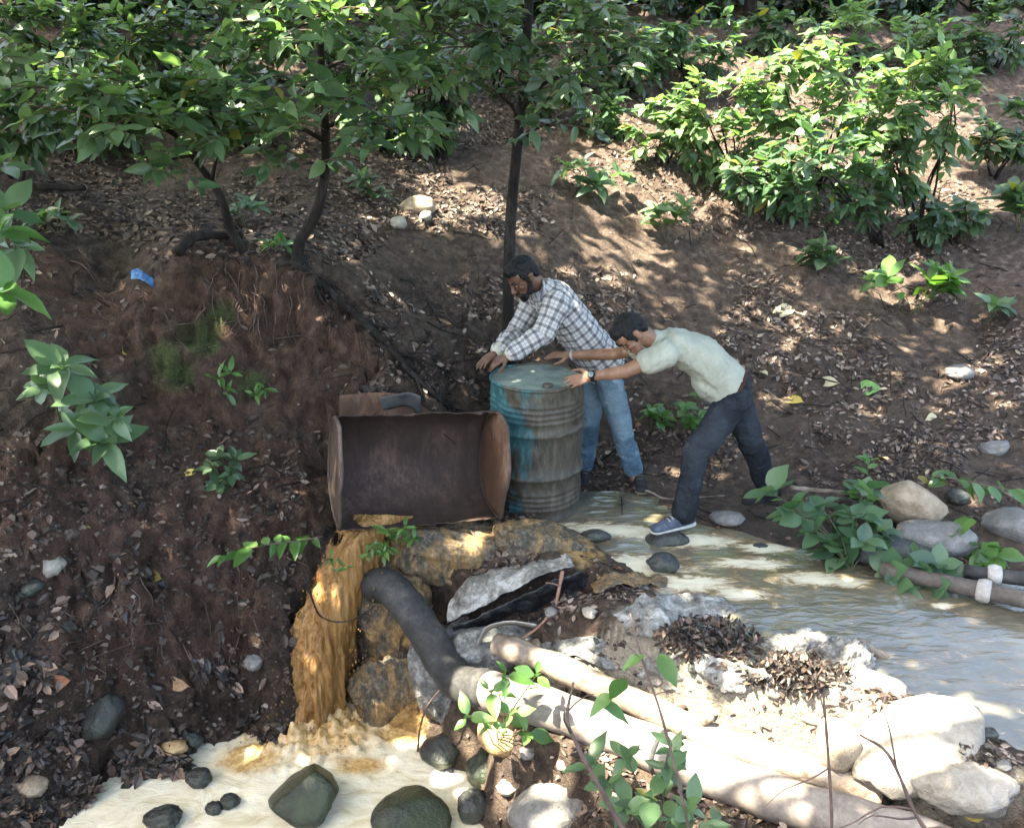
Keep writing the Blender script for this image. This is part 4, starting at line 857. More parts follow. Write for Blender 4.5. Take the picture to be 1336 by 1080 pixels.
# ------------------------------------------------------------------ plants
def leaf_mat(name, dark, mid_, light, yellow=.012, trans=.42, rough=.36):
    s = NT(name); r = s.rand(); n = s.noise(6, 3, .5)
    c = s.ramp(s.math('ADD', s.math('MULTIPLY', r, .75), s.math('MULTIPLY', n, .25)), [(.1, dark), (.5, mid_), (.88, light)])
    r2 = s.math('FRACT', s.math('MULTIPLY', r, 13.7)); c = s.mix(s.math('GREATER_THAN', r2, 1-yellow), c, (.2, .18, .045))
    s.pr(c, rough, .6); tr = s.n('BsdfTranslucent'); s.set(tr.inputs[0], s.mix(1.0, c, (1.5, 1.7, .7), 'MULTIPLY'))
    mx = s.n('MixShader'); mx.inputs[0].default_value = trans; s.t.links.new(s.p.outputs[0], mx.inputs[1]); s.t.links.new(tr.outputs[0], mx.inputs[2]); s.t.links.new(mx.outputs[0], s.out.inputs[0])
    return s.m
def leaf_mesh(name, wd, bend, fold, asym=.75, n=7, wave=0):
    v = [(0, -.10, .012), ]; f = []; rows = []
    for i in range(n):
        t = i/(n-1); w_ = wd*max(math.sin(math.pi*t**asym), 0)**.85*(1 if t < .75 else 1-.25*(t-.75)/.25); w_ = max(w_, .006)
        z = -bend*t*t; b = len(v); k = wave*math.sin(i*2.2)
        v += [(-w_, t, z+fold*w_+k), (0, t, z), (w_, t, z+fold*w_-k)]; rows.append(b)
    for i in range(n-1):
        a, b = rows[i], rows[i+1]; f += [(a, a+1, b+1, b), (a+1, a+2, b+2, b+1)]
    f.append((0, rows[0]+2, rows[0]+1)); f.append((0, rows[0]+1, rows[0]))
    return v, f
LEAFV = {'broad': [leaf_mesh('l', w0, b, fo, .78, 7, wv) for w0, b, fo, wv in ((.25, .12, .25, .01), (.22, .28, .4, .02), (.29, .05, .15, .025), (.24, .45, .3, .02), (.2, .2, .7, .015), (.27, -.12, .2, .03))],
         'round': [leaf_mesh('l', .36, b, fo, .85, 7, wv) for b, fo, wv in ((.10, .2, .01), (.22, .35, .02), (.05, .12, .02))],
         'narrow': [leaf_mesh('l', .17, b, fo, .75, 7, wv) for b, fo, wv in ((.15, .3, .01), (.35, .4, .02))]}
LG = {}
def leaf_data(kind, k, m):
    key = (kind, k, m.name)
    if key not in LG:
        me = mesh_np('leaf', *LEAFV[kind][k]); me.materials.append(m); me.polygons.foreach_set('use_smooth', [True]*len(me.polygons)); LG[key] = me
    return LG[key]
def mat_from(pos, d, n, s):
    d = Vector(d).normalized(); n = Vector(n); n = n-d*n.dot(d)
    if n.length < 1e-4: n = d.orthogonal()
    n.normalize(); x = d.cross(n)
    M = Matrix((x*s, d*s, n*s)).transposed().to_4x4(); M.translation = pos; return M
def put_leaves(parent, leaves, kind, m, cap=300, partname='leaf'):
    """leaves: (pos, dir, normal, size). The largest in view are parts, the rest one foliage part."""
    inv = Matrix.Translation(-Vector(parent.location)); nv = len(LEAFV[kind])
    def key(q):
        a = proj(q[0]); inn = -60 < a[0] < 1396 and -60 < a[1] < 1140
        return -(q[3]/max(a[2], .2))*(1 if inn else .01)
    leaves = sorted(leaves, key=key)
    for i, (p, d, n, s) in enumerate(leaves[:cap]):
        o = bpy.data.objects.new(partname, leaf_data(kind, i % nv, m)); COL.objects.link(o); o.parent = parent; o.matrix_basis = inv@mat_from(p, d, n, s)
    if len(leaves) > cap:
        mb = MB()
        for i, (p, d, n, s) in enumerate(leaves[cap:]):
            M = mat_from(p, d, n, s); lv, lf = LEAFV[kind][i % nv]; mb.add([M@Vector(q) for q in lv], lf)
        o = mb.build('foliage', m, parent); tag(o, kind='stuff')
def rv(s=1.0): return Vector((random.gauss(0, s), random.gauss(0, s), random.gauss(0, s)))
UP = Vector((0, 0, 1)); TOCAM = Vector((0, -.75, .35))
def rosette(p, ax, n, size, flat=.45, jit=.25, face=.5):
    out = []; ax = Vector(ax).normalized(); e = ax.orthogonal().normalized(); e2 = ax.cross(e); a0 = random.uniform(0, 6.28)
    for k in range(n):
        a = a0+2.4*k; rad = e*math.cos(a)+e2*math.sin(a); d = (rad+ax*(flat*(1-.6*k/n))-UP*.12+rv(jit*.5)).normalized()
        out.append((p-ax*size*.10*k/n+rad*.01, d, ax*.7+UP*.5+TOCAM*face+rv(jit), size*random.triangular(.4, 1.35, .95)))
    return out
def spray(path, n, size, t0=.15, jit=.25, face=.35):
    out = []; path = [Vector(q) for q in path]; m = len(path)
    for k in range(n):
        t = t0+(1-t0)*(k+.5)/n; u = t*(m-1); i = min(int(u), m-2); p = path[i].lerp(path[i+1], u-i); tg = (path[i+1]-path[i]).normalized()
        sd = tg.cross(UP).normalized()*(1 if k % 2 else -1)
        out.append((p, (tg*random.uniform(.1, .9)+sd*.9+rv(jit*.8)-UP*random.uniform(-.25, .45)).normalized(), UP+TOCAM*face+rv(jit*1.5), size*random.triangular(.35, 1.5, .95)))
    tg = (path[-1]-path[-2]).normalized(); out.append((path[-1], tg+rv(.15), UP+TOCAM*face+rv(jit), size))
    return out
def arch(a, b, h=.12, n=8, side=0.0):
    a = Vector(a); b = Vector(b); L = (b-a).length; sd = (b-a).cross(UP); sd = sd.normalized() if sd.length > 1e-4 else Vector((1, 0, 0))
    return spline([a, a.lerp(b, .35)+UP*h*L+sd*side*L*random.uniform(-1, 1), a.lerp(b, .72)+UP*h*L*.8+sd*side*L*random.uniform(-1, 1), b], n)
s = NT('green_stem'); s.pr(s.ramp(s.noise(9, 3), [(.3, (.05, .06, .025)), (.7, (.10, .10, .045))]), .6); M_stem = s.m
s = NT('dark_bark'); co = s.coord(); n = s.noise(16, 6, .7, s.mapv(co, (1, 1, .35)), .5); s.pr(s.ramp(n, [(.3, (.007, .006, .0055)), (.5, (.017, .014, .012)), (.75, (.05, .044, .039))]), .9, .2); s.bump(n, .8, .02); M_bark = s.m
s = NT('brown_twig'); n = s.noise(20, 4); s.pr(s.ramp(n, [(.3, (.06, .038, .03)), (.7, (.14, .09, .075))]), .85); M_twig = s.m
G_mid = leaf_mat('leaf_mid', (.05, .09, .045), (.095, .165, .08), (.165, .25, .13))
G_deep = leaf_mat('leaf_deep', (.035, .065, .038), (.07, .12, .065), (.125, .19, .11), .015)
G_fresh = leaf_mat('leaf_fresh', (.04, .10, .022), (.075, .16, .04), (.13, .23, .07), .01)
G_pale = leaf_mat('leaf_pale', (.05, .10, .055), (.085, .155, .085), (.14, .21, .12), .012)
G_sun = leaf_mat('leaf_sunny', (.07, .125, .06), (.13, .21, .10), (.22, .31, .17), .012)  # lighter leaf copy for the upper right bushes, sunlight painted into the green
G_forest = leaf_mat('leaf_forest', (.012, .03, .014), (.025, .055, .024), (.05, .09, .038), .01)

def sprig_plant(name, label, cat, base, tips, kind, m, size, per=6, along=3, rad=.006, h=.12, face=.5, group=None, woody=False, nmul=1.0):
    base = Vector(base); e = empty(name, base, label, cat, group); leaves = []
    for tp in tips:
        tp = Vector(tp); path = arch(base, tp, h, 8, .06); L = (tp-base).length
        mb = MB(); r0 = rad*(.6+L*.5); mb.tube(path, [lerp(r0, r0*.35, i/7) for i in range(8)], 6); mb.build('stem', M_twig if woody else M_stem, e)
        tg = (path[-1]-path[-2]).normalized()
        leaves += rosette(tp, (tg+UP*.6), per, size, face=face)
        if along: leaves += spray(path[:-1], along, size*.85, .35, face=face)
    put_leaves(e, leaves, kind, m); return e
def tips_px(lst, y): return [W(a, b, y+(c if len(q) > 2 else 0)) for q in lst for (a, b, c) in [(q[0], q[1], q[2] if len(q) > 2 else 0)]]
# left bank plants
sprig_plant('broadleaf_plant', 'broad leaved green plant hanging from the left bank', 'plant', hit(95, 590)+Vector((0, .05, -.02)), tips_px([(82, 478, 4.28), (125, 520, 4.22), (55, 505, 4.3), (140, 575, 4.18), (100, 560, 4.2), (150, 545, 4.25)], 0), 'broad', G_mid, .19, 6, 2, .008)
sprig_plant('broadleaf_plant', 'leaf sprig at the far left edge, lower one', 'plant', W(-40, 420, 4.4), tips_px([(8, 378, 4.2), (2, 300, 4.3)], 0), 'broad', G_fresh, .2, 4, 2)
sprig_plant('broadleaf_plant', 'pale leaf sprig at the far left edge, upper one', 'plant', W(-40, 330, 4.8), tips_px([(10, 275, 4.6), (22, 320, 4.7), (5, 215, 4.7)], 0), 'broad', G_pale, .19, 5, 2)
sprig_plant('small_weed', 'small dark weed growing at the foot of the clay cliff', 'plant', hit(298, 640), [hit(298, 640)+Vector((dx, -.06, dz)) for dx, dz in ((-.06, .18), (.05, .14), (.0, .25), (.08, .22), (-.02, .08))], 'broad', G_deep, .09, 6, 3, .003)
sprig_plant('small_weed', 'seedling with light leaves on the mossy clay face', 'plant', hit(300, 500), [hit(300, 500)+Vector((dx, -.07, dz)) for dx, dz in ((-.05, .06), (.03, .09), (.0, -.04))], 'narrow', G_fresh, .085, 4, 1, .003)
sprig_plant('small_weed', 'second seedling on the clay face nearer the drum', 'plant', hit(345, 515), [hit(345, 515)+Vector((dx, -.07, dz)) for dx, dz in ((-.04, .03), (.03, .06))], 'narrow', G_fresh, .08, 4, 1, .003)
def hang_spray(name, label, pts, n, size, kind, m, face=.5, cap=300):
    p = spline(pts, 12); e = empty(name, pts[0], label, 'plant'); mb = MB(); mb.tube(p, [lerp(.005, .002, i/11) for i in range(12)], 6); mb.build('stem', M_twig, e)
    put_leaves(e, spray(p, n, size, .08, .2, face), kind, m, cap); return e
hang_spray('leaf_spray', 'bright green leaf spray in front of the upper waterfall', [W(420, 700, 4.3), W(385, 706, 4.18), W(340, 712, 4.1), W(292, 726, 4.05)], 17, .105, 'broad', G_fresh)
sprig_plant('fern_tuft', 'small ferny tuft over the waterfall lip under the cut drum', 'plant', W(515, 716, 4.48), tips_px([(486, 712, 4.36), (505, 692, 4.4), (528, 688, 4.38), (540, 704, 4.38), (500, 722, 4.34), (478, 724, 4.36)], 0), 'narrow', G_fresh, .07, 3, 9, .0025)
sprig_plant('fern_tuft', 'tiny green shoot on the falling water left of the black hose', 'plant', W(440, 760, 4.42), tips_px([(432, 728, 4.3), (450, 738, 4.3)], 0), 'narrow', G_fresh, .06, 3, 4, .002)
# stream side plants at the right
b = hit(1110, 745); sprig_plant('streamside_shrub', 'round leaved shrub hanging over the mud right of the men', 'shrub', b, tips_px([(1115, 672, 4.55), (1060, 690, 4.5), (1150, 690, 4.5), (1085, 715, 4.5), (1030, 665, 4.6), (1130, 640, 4.7), (1100, 735, 4.45), (1002, 640, 4.7), (1125, 705, 4.4), (1070, 660, 4.6)], 0), 'round', G_pale, .145, 7, 3, .006)
b = hit(1215, 748); sprig_plant('streamside_shrub', 'leafy shrub drooping into the stream below the boulders', 'shrub', b, tips_px([(1190, 745, 4.3), (1225, 738, 4.25), (1165, 770, 4.22), (1205, 775, 4.2), (1240, 770, 4.2), (1215, 795, 4.15), (1160, 750, 4.3)], 0), 'round', G_pale, .16, 6, 2, .006)
b = hit(1295, 730); sprig_plant('streamside_shrub', 'small leafy sprig between the boulders and the bank pipes', 'shrub', b, tips_px([(1280, 728, 4.4), (1298, 722, 4.4), (1250, 695, 4.5)], 0), 'round', G_fresh, .13, 5, 2, .005)
hang_spray('leaf_spray', 'sunlit yellow green spray above the tan boulder', [W(1205, 640, 4.9), W(1220, 622, 4.8), W(1262, 628, 4.75), W(1322, 640, 4.7)], 14, .14, 'broad', G_fresh)
sprig_plant('broadleaf_plant', 'sapling shoot rising beside the pale stick on the right bank', 'plant', hit(1128, 690), tips_px([(1132, 600, 4.95), (1120, 640, 4.9), (1140, 650, 4.85)], 0), 'broad', G_fresh, .10, 4, 4, .004)
# slope plants
def slope_plant(name, label, px, py, wpx, hpx, n, kind, m, size, per=6, along=2, group=None):
    b, nn = hitn(px, py+hpx*.45); s_ = proj(b)[2]/F; tips = []
    for k in range(n):
        a = random.uniform(-1, 1); c = random.uniform(-.3, 1); tips.append(b+Vector((a*wpx*.5*s_, random.uniform(-.5, .2)*wpx*.4*s_, (.12+(.5+.5*c)*hpx*.85)*1.0*s_ if True else 0)))
    return sprig_plant(name, label, 'plant', b, tips, kind, m, size, per, along, .005, .1, .5, group)
slope_plant('broadleaf_plant', 'bright broad leaved plant on the right slope below the big bushes', 1190, 375, 105, 80, 7, 'broad', G_fresh, .22, 6, 2)
slope_plant('broadleaf_plant', 'little plant right of the bright broad leaved one', 1286, 408, 40, 36, 3, 'broad', G_mid, .17, 5, 1)
slope_plant('broadleaf_plant', 'sparse plant half way up the slope above the bending man', 868, 288, 52, 62, 5, 'broad', G_mid, .17, 5, 2)
slope_plant('broadleaf_plant', 'grey leaved plant in the sunny patch right of the thin trunk', 770, 235, 80, 50, 5, 'broad', G_pale, .2, 5, 2)
slope_plant('small_weed', 'small bluish herb on the slope between the left saplings and trunk', 486, 245, 44, 40, 6, 'narrow', G_deep, .11, 6, 3)
slope_plant('small_weed', 'weed tuft between the two men', 850, 545, 40, 36, 4, 'round', G_fresh, .10, 5, 1)
slope_plant('small_weed', 'weed tuft in front of the cream shirt', 905, 545, 30, 50, 3, 'round', G_fresh, .10, 4, 2)
slope_plant('small_weed', 'low weeds under the cream shirt', 910, 515, 24, 26, 2, 'round', G_fresh, .09, 4, 1)
slope_plant('broadleaf_plant', 'dark plant at the foot of the big bushes', 1080, 330, 60, 50, 5, 'broad', G_deep, .18, 5, 2)
slope_plant('broadleaf_plant', 'leafy shoot at the right edge of the slope', 1328, 265, 40, 90, 6, 'broad', G_mid, .24, 5, 3)
slope_plant('small_weed', 'small weed in the shade near the top of the clay mound', 360, 320, 30, 20, 3, 'narrow', G_fresh, .10, 5, 1)
slope_plant('small_weed', 'pale small weed left on the mound top beside the root', 320, 275, 36, 40, 4, 'broad', G_pale, .12, 5, 1)
slope_plant('small_weed', 'yellowish drooping weed at the left mound', 75, 285, 50, 50, 4, 'broad', G_pale, .14, 5, 1)
# shrubs: crown volume filled with leafy twigs
PROX = []
def shrub(name, label, base_px, crown, n_twig, kind, m, size, nleaf=9, y=None, cap=300, cat='shrub', group=None, face=.35, depth=.5):
    b = hit(*base_px); e = empty(name, b, label, cat, group); cx, cy_, rw, rh = crown
    yc = (y if y else b.y-.1); c = W(cx, cy_, yc); s_ = proj(c)[2]/F; rx = rw*s_; rz = rh*s_; ry = rx*depth; leaves = []
    ns = max(3, n_twig//9); heads = []
    for k in range(ns):
        a = Vector((random.uniform(-.7, .7)*rx, random.uniform(-.7, .7)*ry, random.uniform(-.5, .5)*rz)); hd_ = c+a; heads.append(hd_)
        pth = arch(b+Vector((random.uniform(-.08, .08), random.uniform(-.05, .05), -.03)), hd_, .05, 8, .08); mb = MB(); r0 = .012+.006*random.random(); mb.tube(pth, [lerp(r0, .004, i/7) for i in range(8)], 6); mb.build('stem', M_bark, e)
    tw = MB()
    n_twig = int(n_twig*1.65); size *= .62; PROX.append((np.array(c), np.array([rx*1.05, ry*1.05, rz*1.05])))
    for k in range(n_twig):
        while True:
            q = Vector((random.uniform(-1, 1), random.uniform(-1, 1), random.uniform(-1, 1)))
            if .25 < q.length < 1: break
        t = c+Vector((q.x*rx, q.y*ry, q.z*rz)); h0 = min(heads, key=lambda z: (z-t).length); st = h0.lerp(t, .35)
        d = (t-st); d.z *= .5; pth = arch(st, t, .08, 6, .1); tw.tube(pth, [.005, .0045, .004, .0035, .003, .002], 4)
        leaves += spray(pth, nleaf, size, .3, .3, face)
    tag(tw.build('twigs', M_twig, e), kind='stuff'); put_leaves(e, leaves, kind, m, cap); return e
gr = 'sunlit bushes at the upper right'
for (bp, cr, nt_, lab, m_) in (((1200, 325), (1195, 160, 85, 100), 60, 'sunlit bush, rightmost of the upper right clump', G_sun), ((1150, 318), (1100, 220, 115, 75), 64, 'bush with dark thin stems at the front of the upper right clump', G_pale),
        ((1060, 245), (1060, 125, 110, 70), 60, 'bush in the middle of the upper right clump', G_sun), ((950, 235), (945, 160, 72, 80), 54, 'pale sunny bush at the left of the upper right clump', G_sun),
        ((900, 110), (905, 60, 80, 48), 40, 'bush at the top centre in front of the dark hollow', G_pale), ((1130, 90), (1150, 50, 110, 50), 48, 'bush at the top right reaching the upper edge', G_sun),
        ((860, 215), (868, 172, 48, 44), 24, 'small sunny bush just right of the sunlit slope', G_sun), ((1230, 90), (1240, 75, 60, 50), 30, 'bush behind the rightmost bush of the clump', G_pale), ((830, 120), (822, 82, 55, 45), 26, 'bush between the thin trunk and the upper right clump', G_pale), ((1010, 70), (1010, 45, 60, 40), 26, 'shaded bush under the dark hollow', G_deep), ((1300, 230), (1312, 175, 40, 60), 22, 'dark bush at the right edge above the leafy shoot', G_deep), ((790, 170), (790, 150, 40, 26), 12, 'low undergrowth at the top of the sunny slope', G_pale),
        ((1240, 318), (1235, 290, 60, 30), 18, 'low shaded shrub below the stems of the right clump', G_deep), ((1010, 290), (1000, 235, 60, 40), 26, 'low bush at the lower left of the upper right clump', G_pale)):
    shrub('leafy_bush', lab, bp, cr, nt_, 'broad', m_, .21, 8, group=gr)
gl = 'shaded understory at the upper left'
for (bp, cr, nt_, lab, m_) in (((60, 150), (60, 60, 90, 70), 46, 'shaded shrub in the upper left corner', G_deep), ((180, 130), (170, 50, 90, 60), 46, 'shrub second from the upper left corner', G_mid),
        ((310, 130), (300, 60, 90, 70), 46, 'shrub above the left saplings at the top edge', G_deep), ((430, 130), (430, 50, 90, 70), 46, 'shrub left of the thin trunk at the top edge', G_mid),
        ((545, 190), (540, 100, 80, 90), 50, 'dark shrub behind the thin trunk', G_deep), ((760, 120), (765, 40, 70, 60), 34, 'shrub right of the thin trunk at the top edge', G_deep), ((20, 230), (20, 150, 60, 60), 26, 'shaded shrub at the left edge under the corner', G_deep), ((640, 125), (640, 50, 70, 60), 32, 'shrub straight behind the thin trunk at the top', G_mid), ((1290, 90), (1310, 40, 50, 60), 22, 'dark shrub in the upper right corner', G_deep), ((540, 200), (520, 180, 70, 30), 24, 'low undergrowth left of the thin trunk', G_deep),
        ((120, 190), (120, 165, 80, 30), 20, 'low undergrowth beneath the upper left shrubs', G_deep), ((330, 190), (330, 160, 70, 30), 18, 'low undergrowth between the two saplings', G_deep), ((700, 150), (720, 120, 50, 40), 16, 'thin undergrowth just right of the thin trunk', G_mid)):
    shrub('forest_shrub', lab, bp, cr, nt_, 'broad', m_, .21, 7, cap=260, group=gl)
gf = 'dark forest thicket along the top edge'
for i, (px, lab) in enumerate(((60, 'dark thicket behind the upper left corner'), (210, 'dark thicket behind the second upper left shrub'), (370, 'dark thicket behind the left saplings'), (530, 'dark thicket left of the thin trunk top'), (690, 'dark thicket behind the thin trunk top'), (850, 'dark thicket at the top centre'), (985, 'dark thicket over the hollow at the top'), (1120, 'dark thicket behind the upper right bush'), (1270, 'dark thicket in the upper right corner'))):
    hb = hit(px, 12); hb = hb if hb else W(px, 12, 12); base_y = hb.y+.6
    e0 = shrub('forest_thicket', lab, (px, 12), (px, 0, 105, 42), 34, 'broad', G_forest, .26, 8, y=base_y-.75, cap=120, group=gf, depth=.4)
# saplings
def tree(name, label, trunk, r0, r1, limbs, size, kind, m, nleaf=12, cap=300, extra=None, roots=0):
    tp = [Vector(q) for q in trunk]; e = empty(name, tp[0], label, 'tree'); pth = spline(tp, 24); mb = MB(); mb.tube(pth, [lerp(r0, r1, i/23)*(1+.5*max(0, 1-i/2.0)) for i in range(24)], 12, True, .06, 5); mb.build('trunk', M_bark, e); leaves = []
    for k in range(roots):
        a = random.uniform(0, 6.28); q = tp[0]+Vector((math.cos(a)*.16, abs(math.sin(a))*.14-.02, 0)); q.z = gz(q.x, q.y)-.02; mb = MB(); mb.tube(spline([tp[0]+UP*.06, tp[0].lerp(q, .5)+UP*.05, q], 8), [lerp(r0*.6, .008, i/7) for i in range(8)], 6); mb.build('root', M_bark, e)
    for (t, tip, ntw, hh) in limbs:
        i = int(t*23); a = pth[i]; tip = Vector(tip); lp = arch(a, tip, hh, 10, .06); L = (tip-a).length; mb = MB(); rr = lerp(r0, r1, t)*.6; mb.tube(lp, [lerp(rr, .004, q/9) for q in range(10)], 7); lo = mb.build('limb', M_bark, e)
        PROX.append((np.array(lp[7]), np.array([.4, .4, .25])))
        tw = MB()
        for k in range(int(ntw*1.9)):
            u = random.uniform(.3, 1)*9; j = min(int(u), 8); b_ = lp[j].lerp(lp[j+1], u-j); d = (lp[j+1]-lp[j]).normalized(); sd = d.cross(UP).normalized()*random.choice((-1, 1))
            tt = b_+(d*.5+sd*random.uniform(.3, 1)+UP*random.uniform(-.25, .3)).normalized()*random.uniform(.22, .55); p6 = arch(b_, tt, .06, 6, .08); tw.tube(p6, [.005, .0045, .004, .003, .0025, .002], 4)
            leaves += spray(p6, nleaf, size*.74, .1, .35, .4)
        o = tag(tw.build('twigs', M_twig), kind='stuff'); o.parent = lo
    put_leaves(e, leaves, kind, m, cap); return e
rt = hit(388, 345)
tree('sapling', 'forked dark sapling rooted on the edge of the clay mound', [rt-UP*.05, W(390, 318, 5.66), W(412, 280, 5.62), W(424, 225, 5.6), W(424, 160, 5.6), W(418, 60, 5.65), W(416, -60, 5.7)], .04, .018,
     [(.62, W(330, 175, 5.2), 8, .12), (.66, W(500, 170, 5.3), 7, .1), (.5, W(395, 215, 5.2), 2, .1), (.78, W(250, 130, 5.3), 9, .1), (.8, W(520, 90, 5.4), 8, .1), (.9, W(360, 60, 5.2), 8, .1), (.7, W(460, 130, 5.0), 6, .12), (.92, W(450, 20, 5.3), 7, .1)], .155, 'broad', G_mid, 9, roots=5)
rt = hit(318, 325)
tree('sapling', 'leaning dark sapling stem left of the forked one on the mound', [rt-UP*.04, W(300, 296, 5.7), W(290, 262, 5.62), W(272, 232, 5.55), W(240, 190, 5.4), W(215, 160, 5.3)], .033, .013,
     [(.8, W(160, 130, 4.9), 9, .08), (.85, W(90, 120, 4.8), 9, .1), (.7, W(230, 150, 4.9), 8, .1), (.9, W(140, 165, 4.7), 7, .06), (.6, W(310, 170, 5.0), 5, .1), (.95, W(200, 120, 5.0), 7, .1), (.75, W(190, 215, 5.1), 2, .0)], .16, 'broad', G_mid, 9, roots=3)
rt = hit(664, 425); rt = W(662, 430, 6.05)
rt.z = gz(rt.x, rt.y)-.04
tree('thin_tree', 'thin straight dark tree rising behind the plaid shirt man', [rt, W(664, 340, 6.1), W(668, 260, 6.14), W(676, 180, 6.15), W(684, 90, 6.2), W(690, 0, 6.25), W(694, -120, 6.3)], .042, .028,
     [(.62, W(610, 60, 5.7), 7, .1), (.58, W(740, 100, 5.8), 7, .12), (.7, W(600, 20, 5.6), 8, .1), (.72, W(790, 40, 5.9), 8, .1), (.55, W(650, 120, 5.8), 4, .1), (.66, W(700, 60, 5.7), 6, .1), (.8, W(560, -10, 5.6), 7, .06), (.5, W(720, 165, 5.9), 3, .15)], .145, 'broad', G_deep, 8, roots=2)
# foreground sprigs
b = hit(650, 985); sprig_plant('broadleaf_plant', 'sunlit leaves over the ochre stone under the pipe', 'plant', b, tips_px([(640, 900, 3.45), (610, 935, 3.42), (668, 930, 3.42), (690, 955, 3.45), (660, 880, 3.5), (700, 880, 3.45), (640, 945, 3.4)], 0), 'broad', G_fresh, .105, 3, 1, .004)
b = hit(860, 1079); sprig_plant('broadleaf_plant', 'foreground plant with large green leaves in front of the pipe', 'plant', W(850, 1120, 2.75), tips_px([(770, 1000, 2.75), (815, 985, 2.7), (870, 1000, 2.65), (850, 1040, 2.6), (900, 1055, 2.6), (820, 1050, 2.62), (880, 975, 2.75), (930, 1075, 2.6), (790, 1020, 2.7)], 0), 'broad', G_mid, .115, 4, 2, .005)
def stick(name, label, pts, r0, r1, m, cat='twig', subs=(), leaves=None, lm=None, ls=.1, lk='broad'):
    p = spline(pts, 20); e = empty(name, pts[0], label, cat); mb = MB(); mb.tube(p, [lerp(r0, r1, i/19)*(1+.15*math.sin(i*1.7)) for i in range(20)], 7, True, .05, 1); mb.build('main_stem', m, e)
    for (t, tip) in subs:
        a = p[int(t*19)]; q = arch(a, tip, .08, 7, .08); mb = MB(); rr = lerp(r0, r1, t)*.7; mb.tube(q, [lerp(rr, rr*.3, i/6) for i in range(7)], 6); mb.build('side_branch', m, e)
    if leaves: put_leaves(e, [(W(a, b_, y_), Vector((random.uniform(-1, 1), -.3, random.uniform(-.3, .2))), UP+TOCAM*.6+rv(.15), ls*random.uniform(.8, 1.2)) for a, b_, y_ in leaves], lk, lm)
    return e
stick('bare_branch', 'bare forked branch in the foreground crossing the pipe', [W(830, 1110, 2.5), W(790, 1040, 2.55), W(752, 970, 2.6), W(740, 935, 2.62), W(748, 890, 2.66)], .011, .004, M_twig, subs=((.6, W(735, 925, 2.5)), (.8, W(775, 905, 2.6))))
stick('bare_branch', 'tall thin stem with few leaves in front of the pipe', [W(905, 1110, 2.5), W(885, 1020, 2.55), W(862, 930, 2.62), W(838, 860, 2.7), W(822, 800, 2.75)], .006, .003, M_twig, subs=((.6, W(895, 905, 2.6)), (.75, W(800, 830, 2.7))), leaves=[(800, 905, 2.65), (840, 855, 2.7), (860, 852, 2.7), (780, 915, 2.65), (815, 885, 2.65)], lm=G_fresh, ls=.11)
stick('bare_branch', 'bare upright twig in the lower right foreground', [W(1086, 1110, 2.4), W(1084, 1040, 2.42), W(1078, 950, 2.46), W(1074, 905, 2.5)], .006, .004, M_twig, subs=((.85, W(1140, 915, 2.45)), (.75, W(1060, 880, 2.5)), (.5, W(1000, 1050, 2.4))))
stick('bare_branch', 'dead arching branch at the lower right corner', [W(1230, 1110, 2.35), W(1195, 1062, 2.4), W(1160, 985, 2.45), W(1122, 958, 2.5)], .008, .004, M_twig, subs=((.35, W(1120, 1075, 2.35)), (.6, W(1150, 920, 2.45)), (.25, W(1250, 1085, 2.3)), (.4, W(1080, 1085, 2.35))))
stick('hanging_root', 'reddish bare root hanging over the dam stones', [W(734, 745, 4.2), W(728, 775, 4.1), W(722, 795, 4.05), W(702, 818, 4.0), W(680, 834, 3.98)], .010, .006, rgba_cloth('red_root', (.16, .08, .055), (.28, .16, .12)), subs=((.5, W(800, 815, 3.9)), (.5, W(860, 860, 3.7)), (.2, W(712, 760, 4.1))))
stick('fallen_stick', 'pale straight stick lying on the bank beside the shrub', [W(1030, 636, 5.15), W(1070, 640, 5.1), W(1112, 644, 5.05)], .016, .014, M_bark2, 'stick')
stick('fallen_stick', 'thin twig lying on the mud between the two men', [hit(828, 640)+UP*.02, hit(850, 648)+UP*.03, hit(872, 656)+UP*.03, hit(945, 650)+UP*.02], .009, .005, M_bark2, 'stick')
stick('fallen_branch', 'dark fallen branch on the left hillside at the edge', [W(-20, 242, 6.3), W(40, 243, 6.25), W(110, 246, 6.2)], .03, .02, M_bark, 'branch')
stick('edge_root', 'long dark root running down the right edge of the clay mound', [hit(395, 350)+UP*.02, hit(440, 395)+UP*.03, hit(500, 450)+UP*.03, hit(545, 500)+UP*.03, hit(590, 540)+UP*.03], .028, .014, M_bark, 'root', subs=((.4, hit(540, 470)+UP*.02), (.6, hit(600, 505)+UP*.02), (.75, hit(555, 530)+UP*.03)))
stick('dead_twig', 'curved black twig in front of the waterfall', [W(395, 745, 4.15), W(405, 775, 4.12), W(420, 805, 4.12), W(455, 810, 4.15), W(490, 790, 4.2)], .006, .003, M_bark)
stick('dead_twig', 'thin curved twig standing in front of the dam face', [W(545, 980, 3.95), W(548, 950, 3.95), W(558, 920, 3.95), W(578, 895, 3.97)], .006, .004, M_twig)
stick('dead_log', 'mossy dead log lying on top of the clay mound', [hit(230, 335)+UP*.02, hit(255, 322)+UP*.06, hit(290, 316)+UP*.05, hit(315, 312)+UP*.03], .035, .03, M_bark, 'log')
# blue rag on the mound
M_blue = cloth_mat('blue_plastic', (.02, .06, .16), (.05, .16, .36), (.16, .33, .52), .4)
h0 = hit(192, 360); o = strip('blue_rag', [[h0+Vector((-.09, -.02, .04)), h0+Vector((-.02, -.05, .05)), h0+Vector((.06, -.03, -.03))], [h0+Vector((-.08, -.03, -.01)), h0+Vector((0, -.06, -.02)), h0+Vector((.09, -.05, -.11))]], M_blue, 20, 10, .02, 12, 4, .003); tag(o, 'torn blue plastic scrap on the left mound', 'plastic scrap')
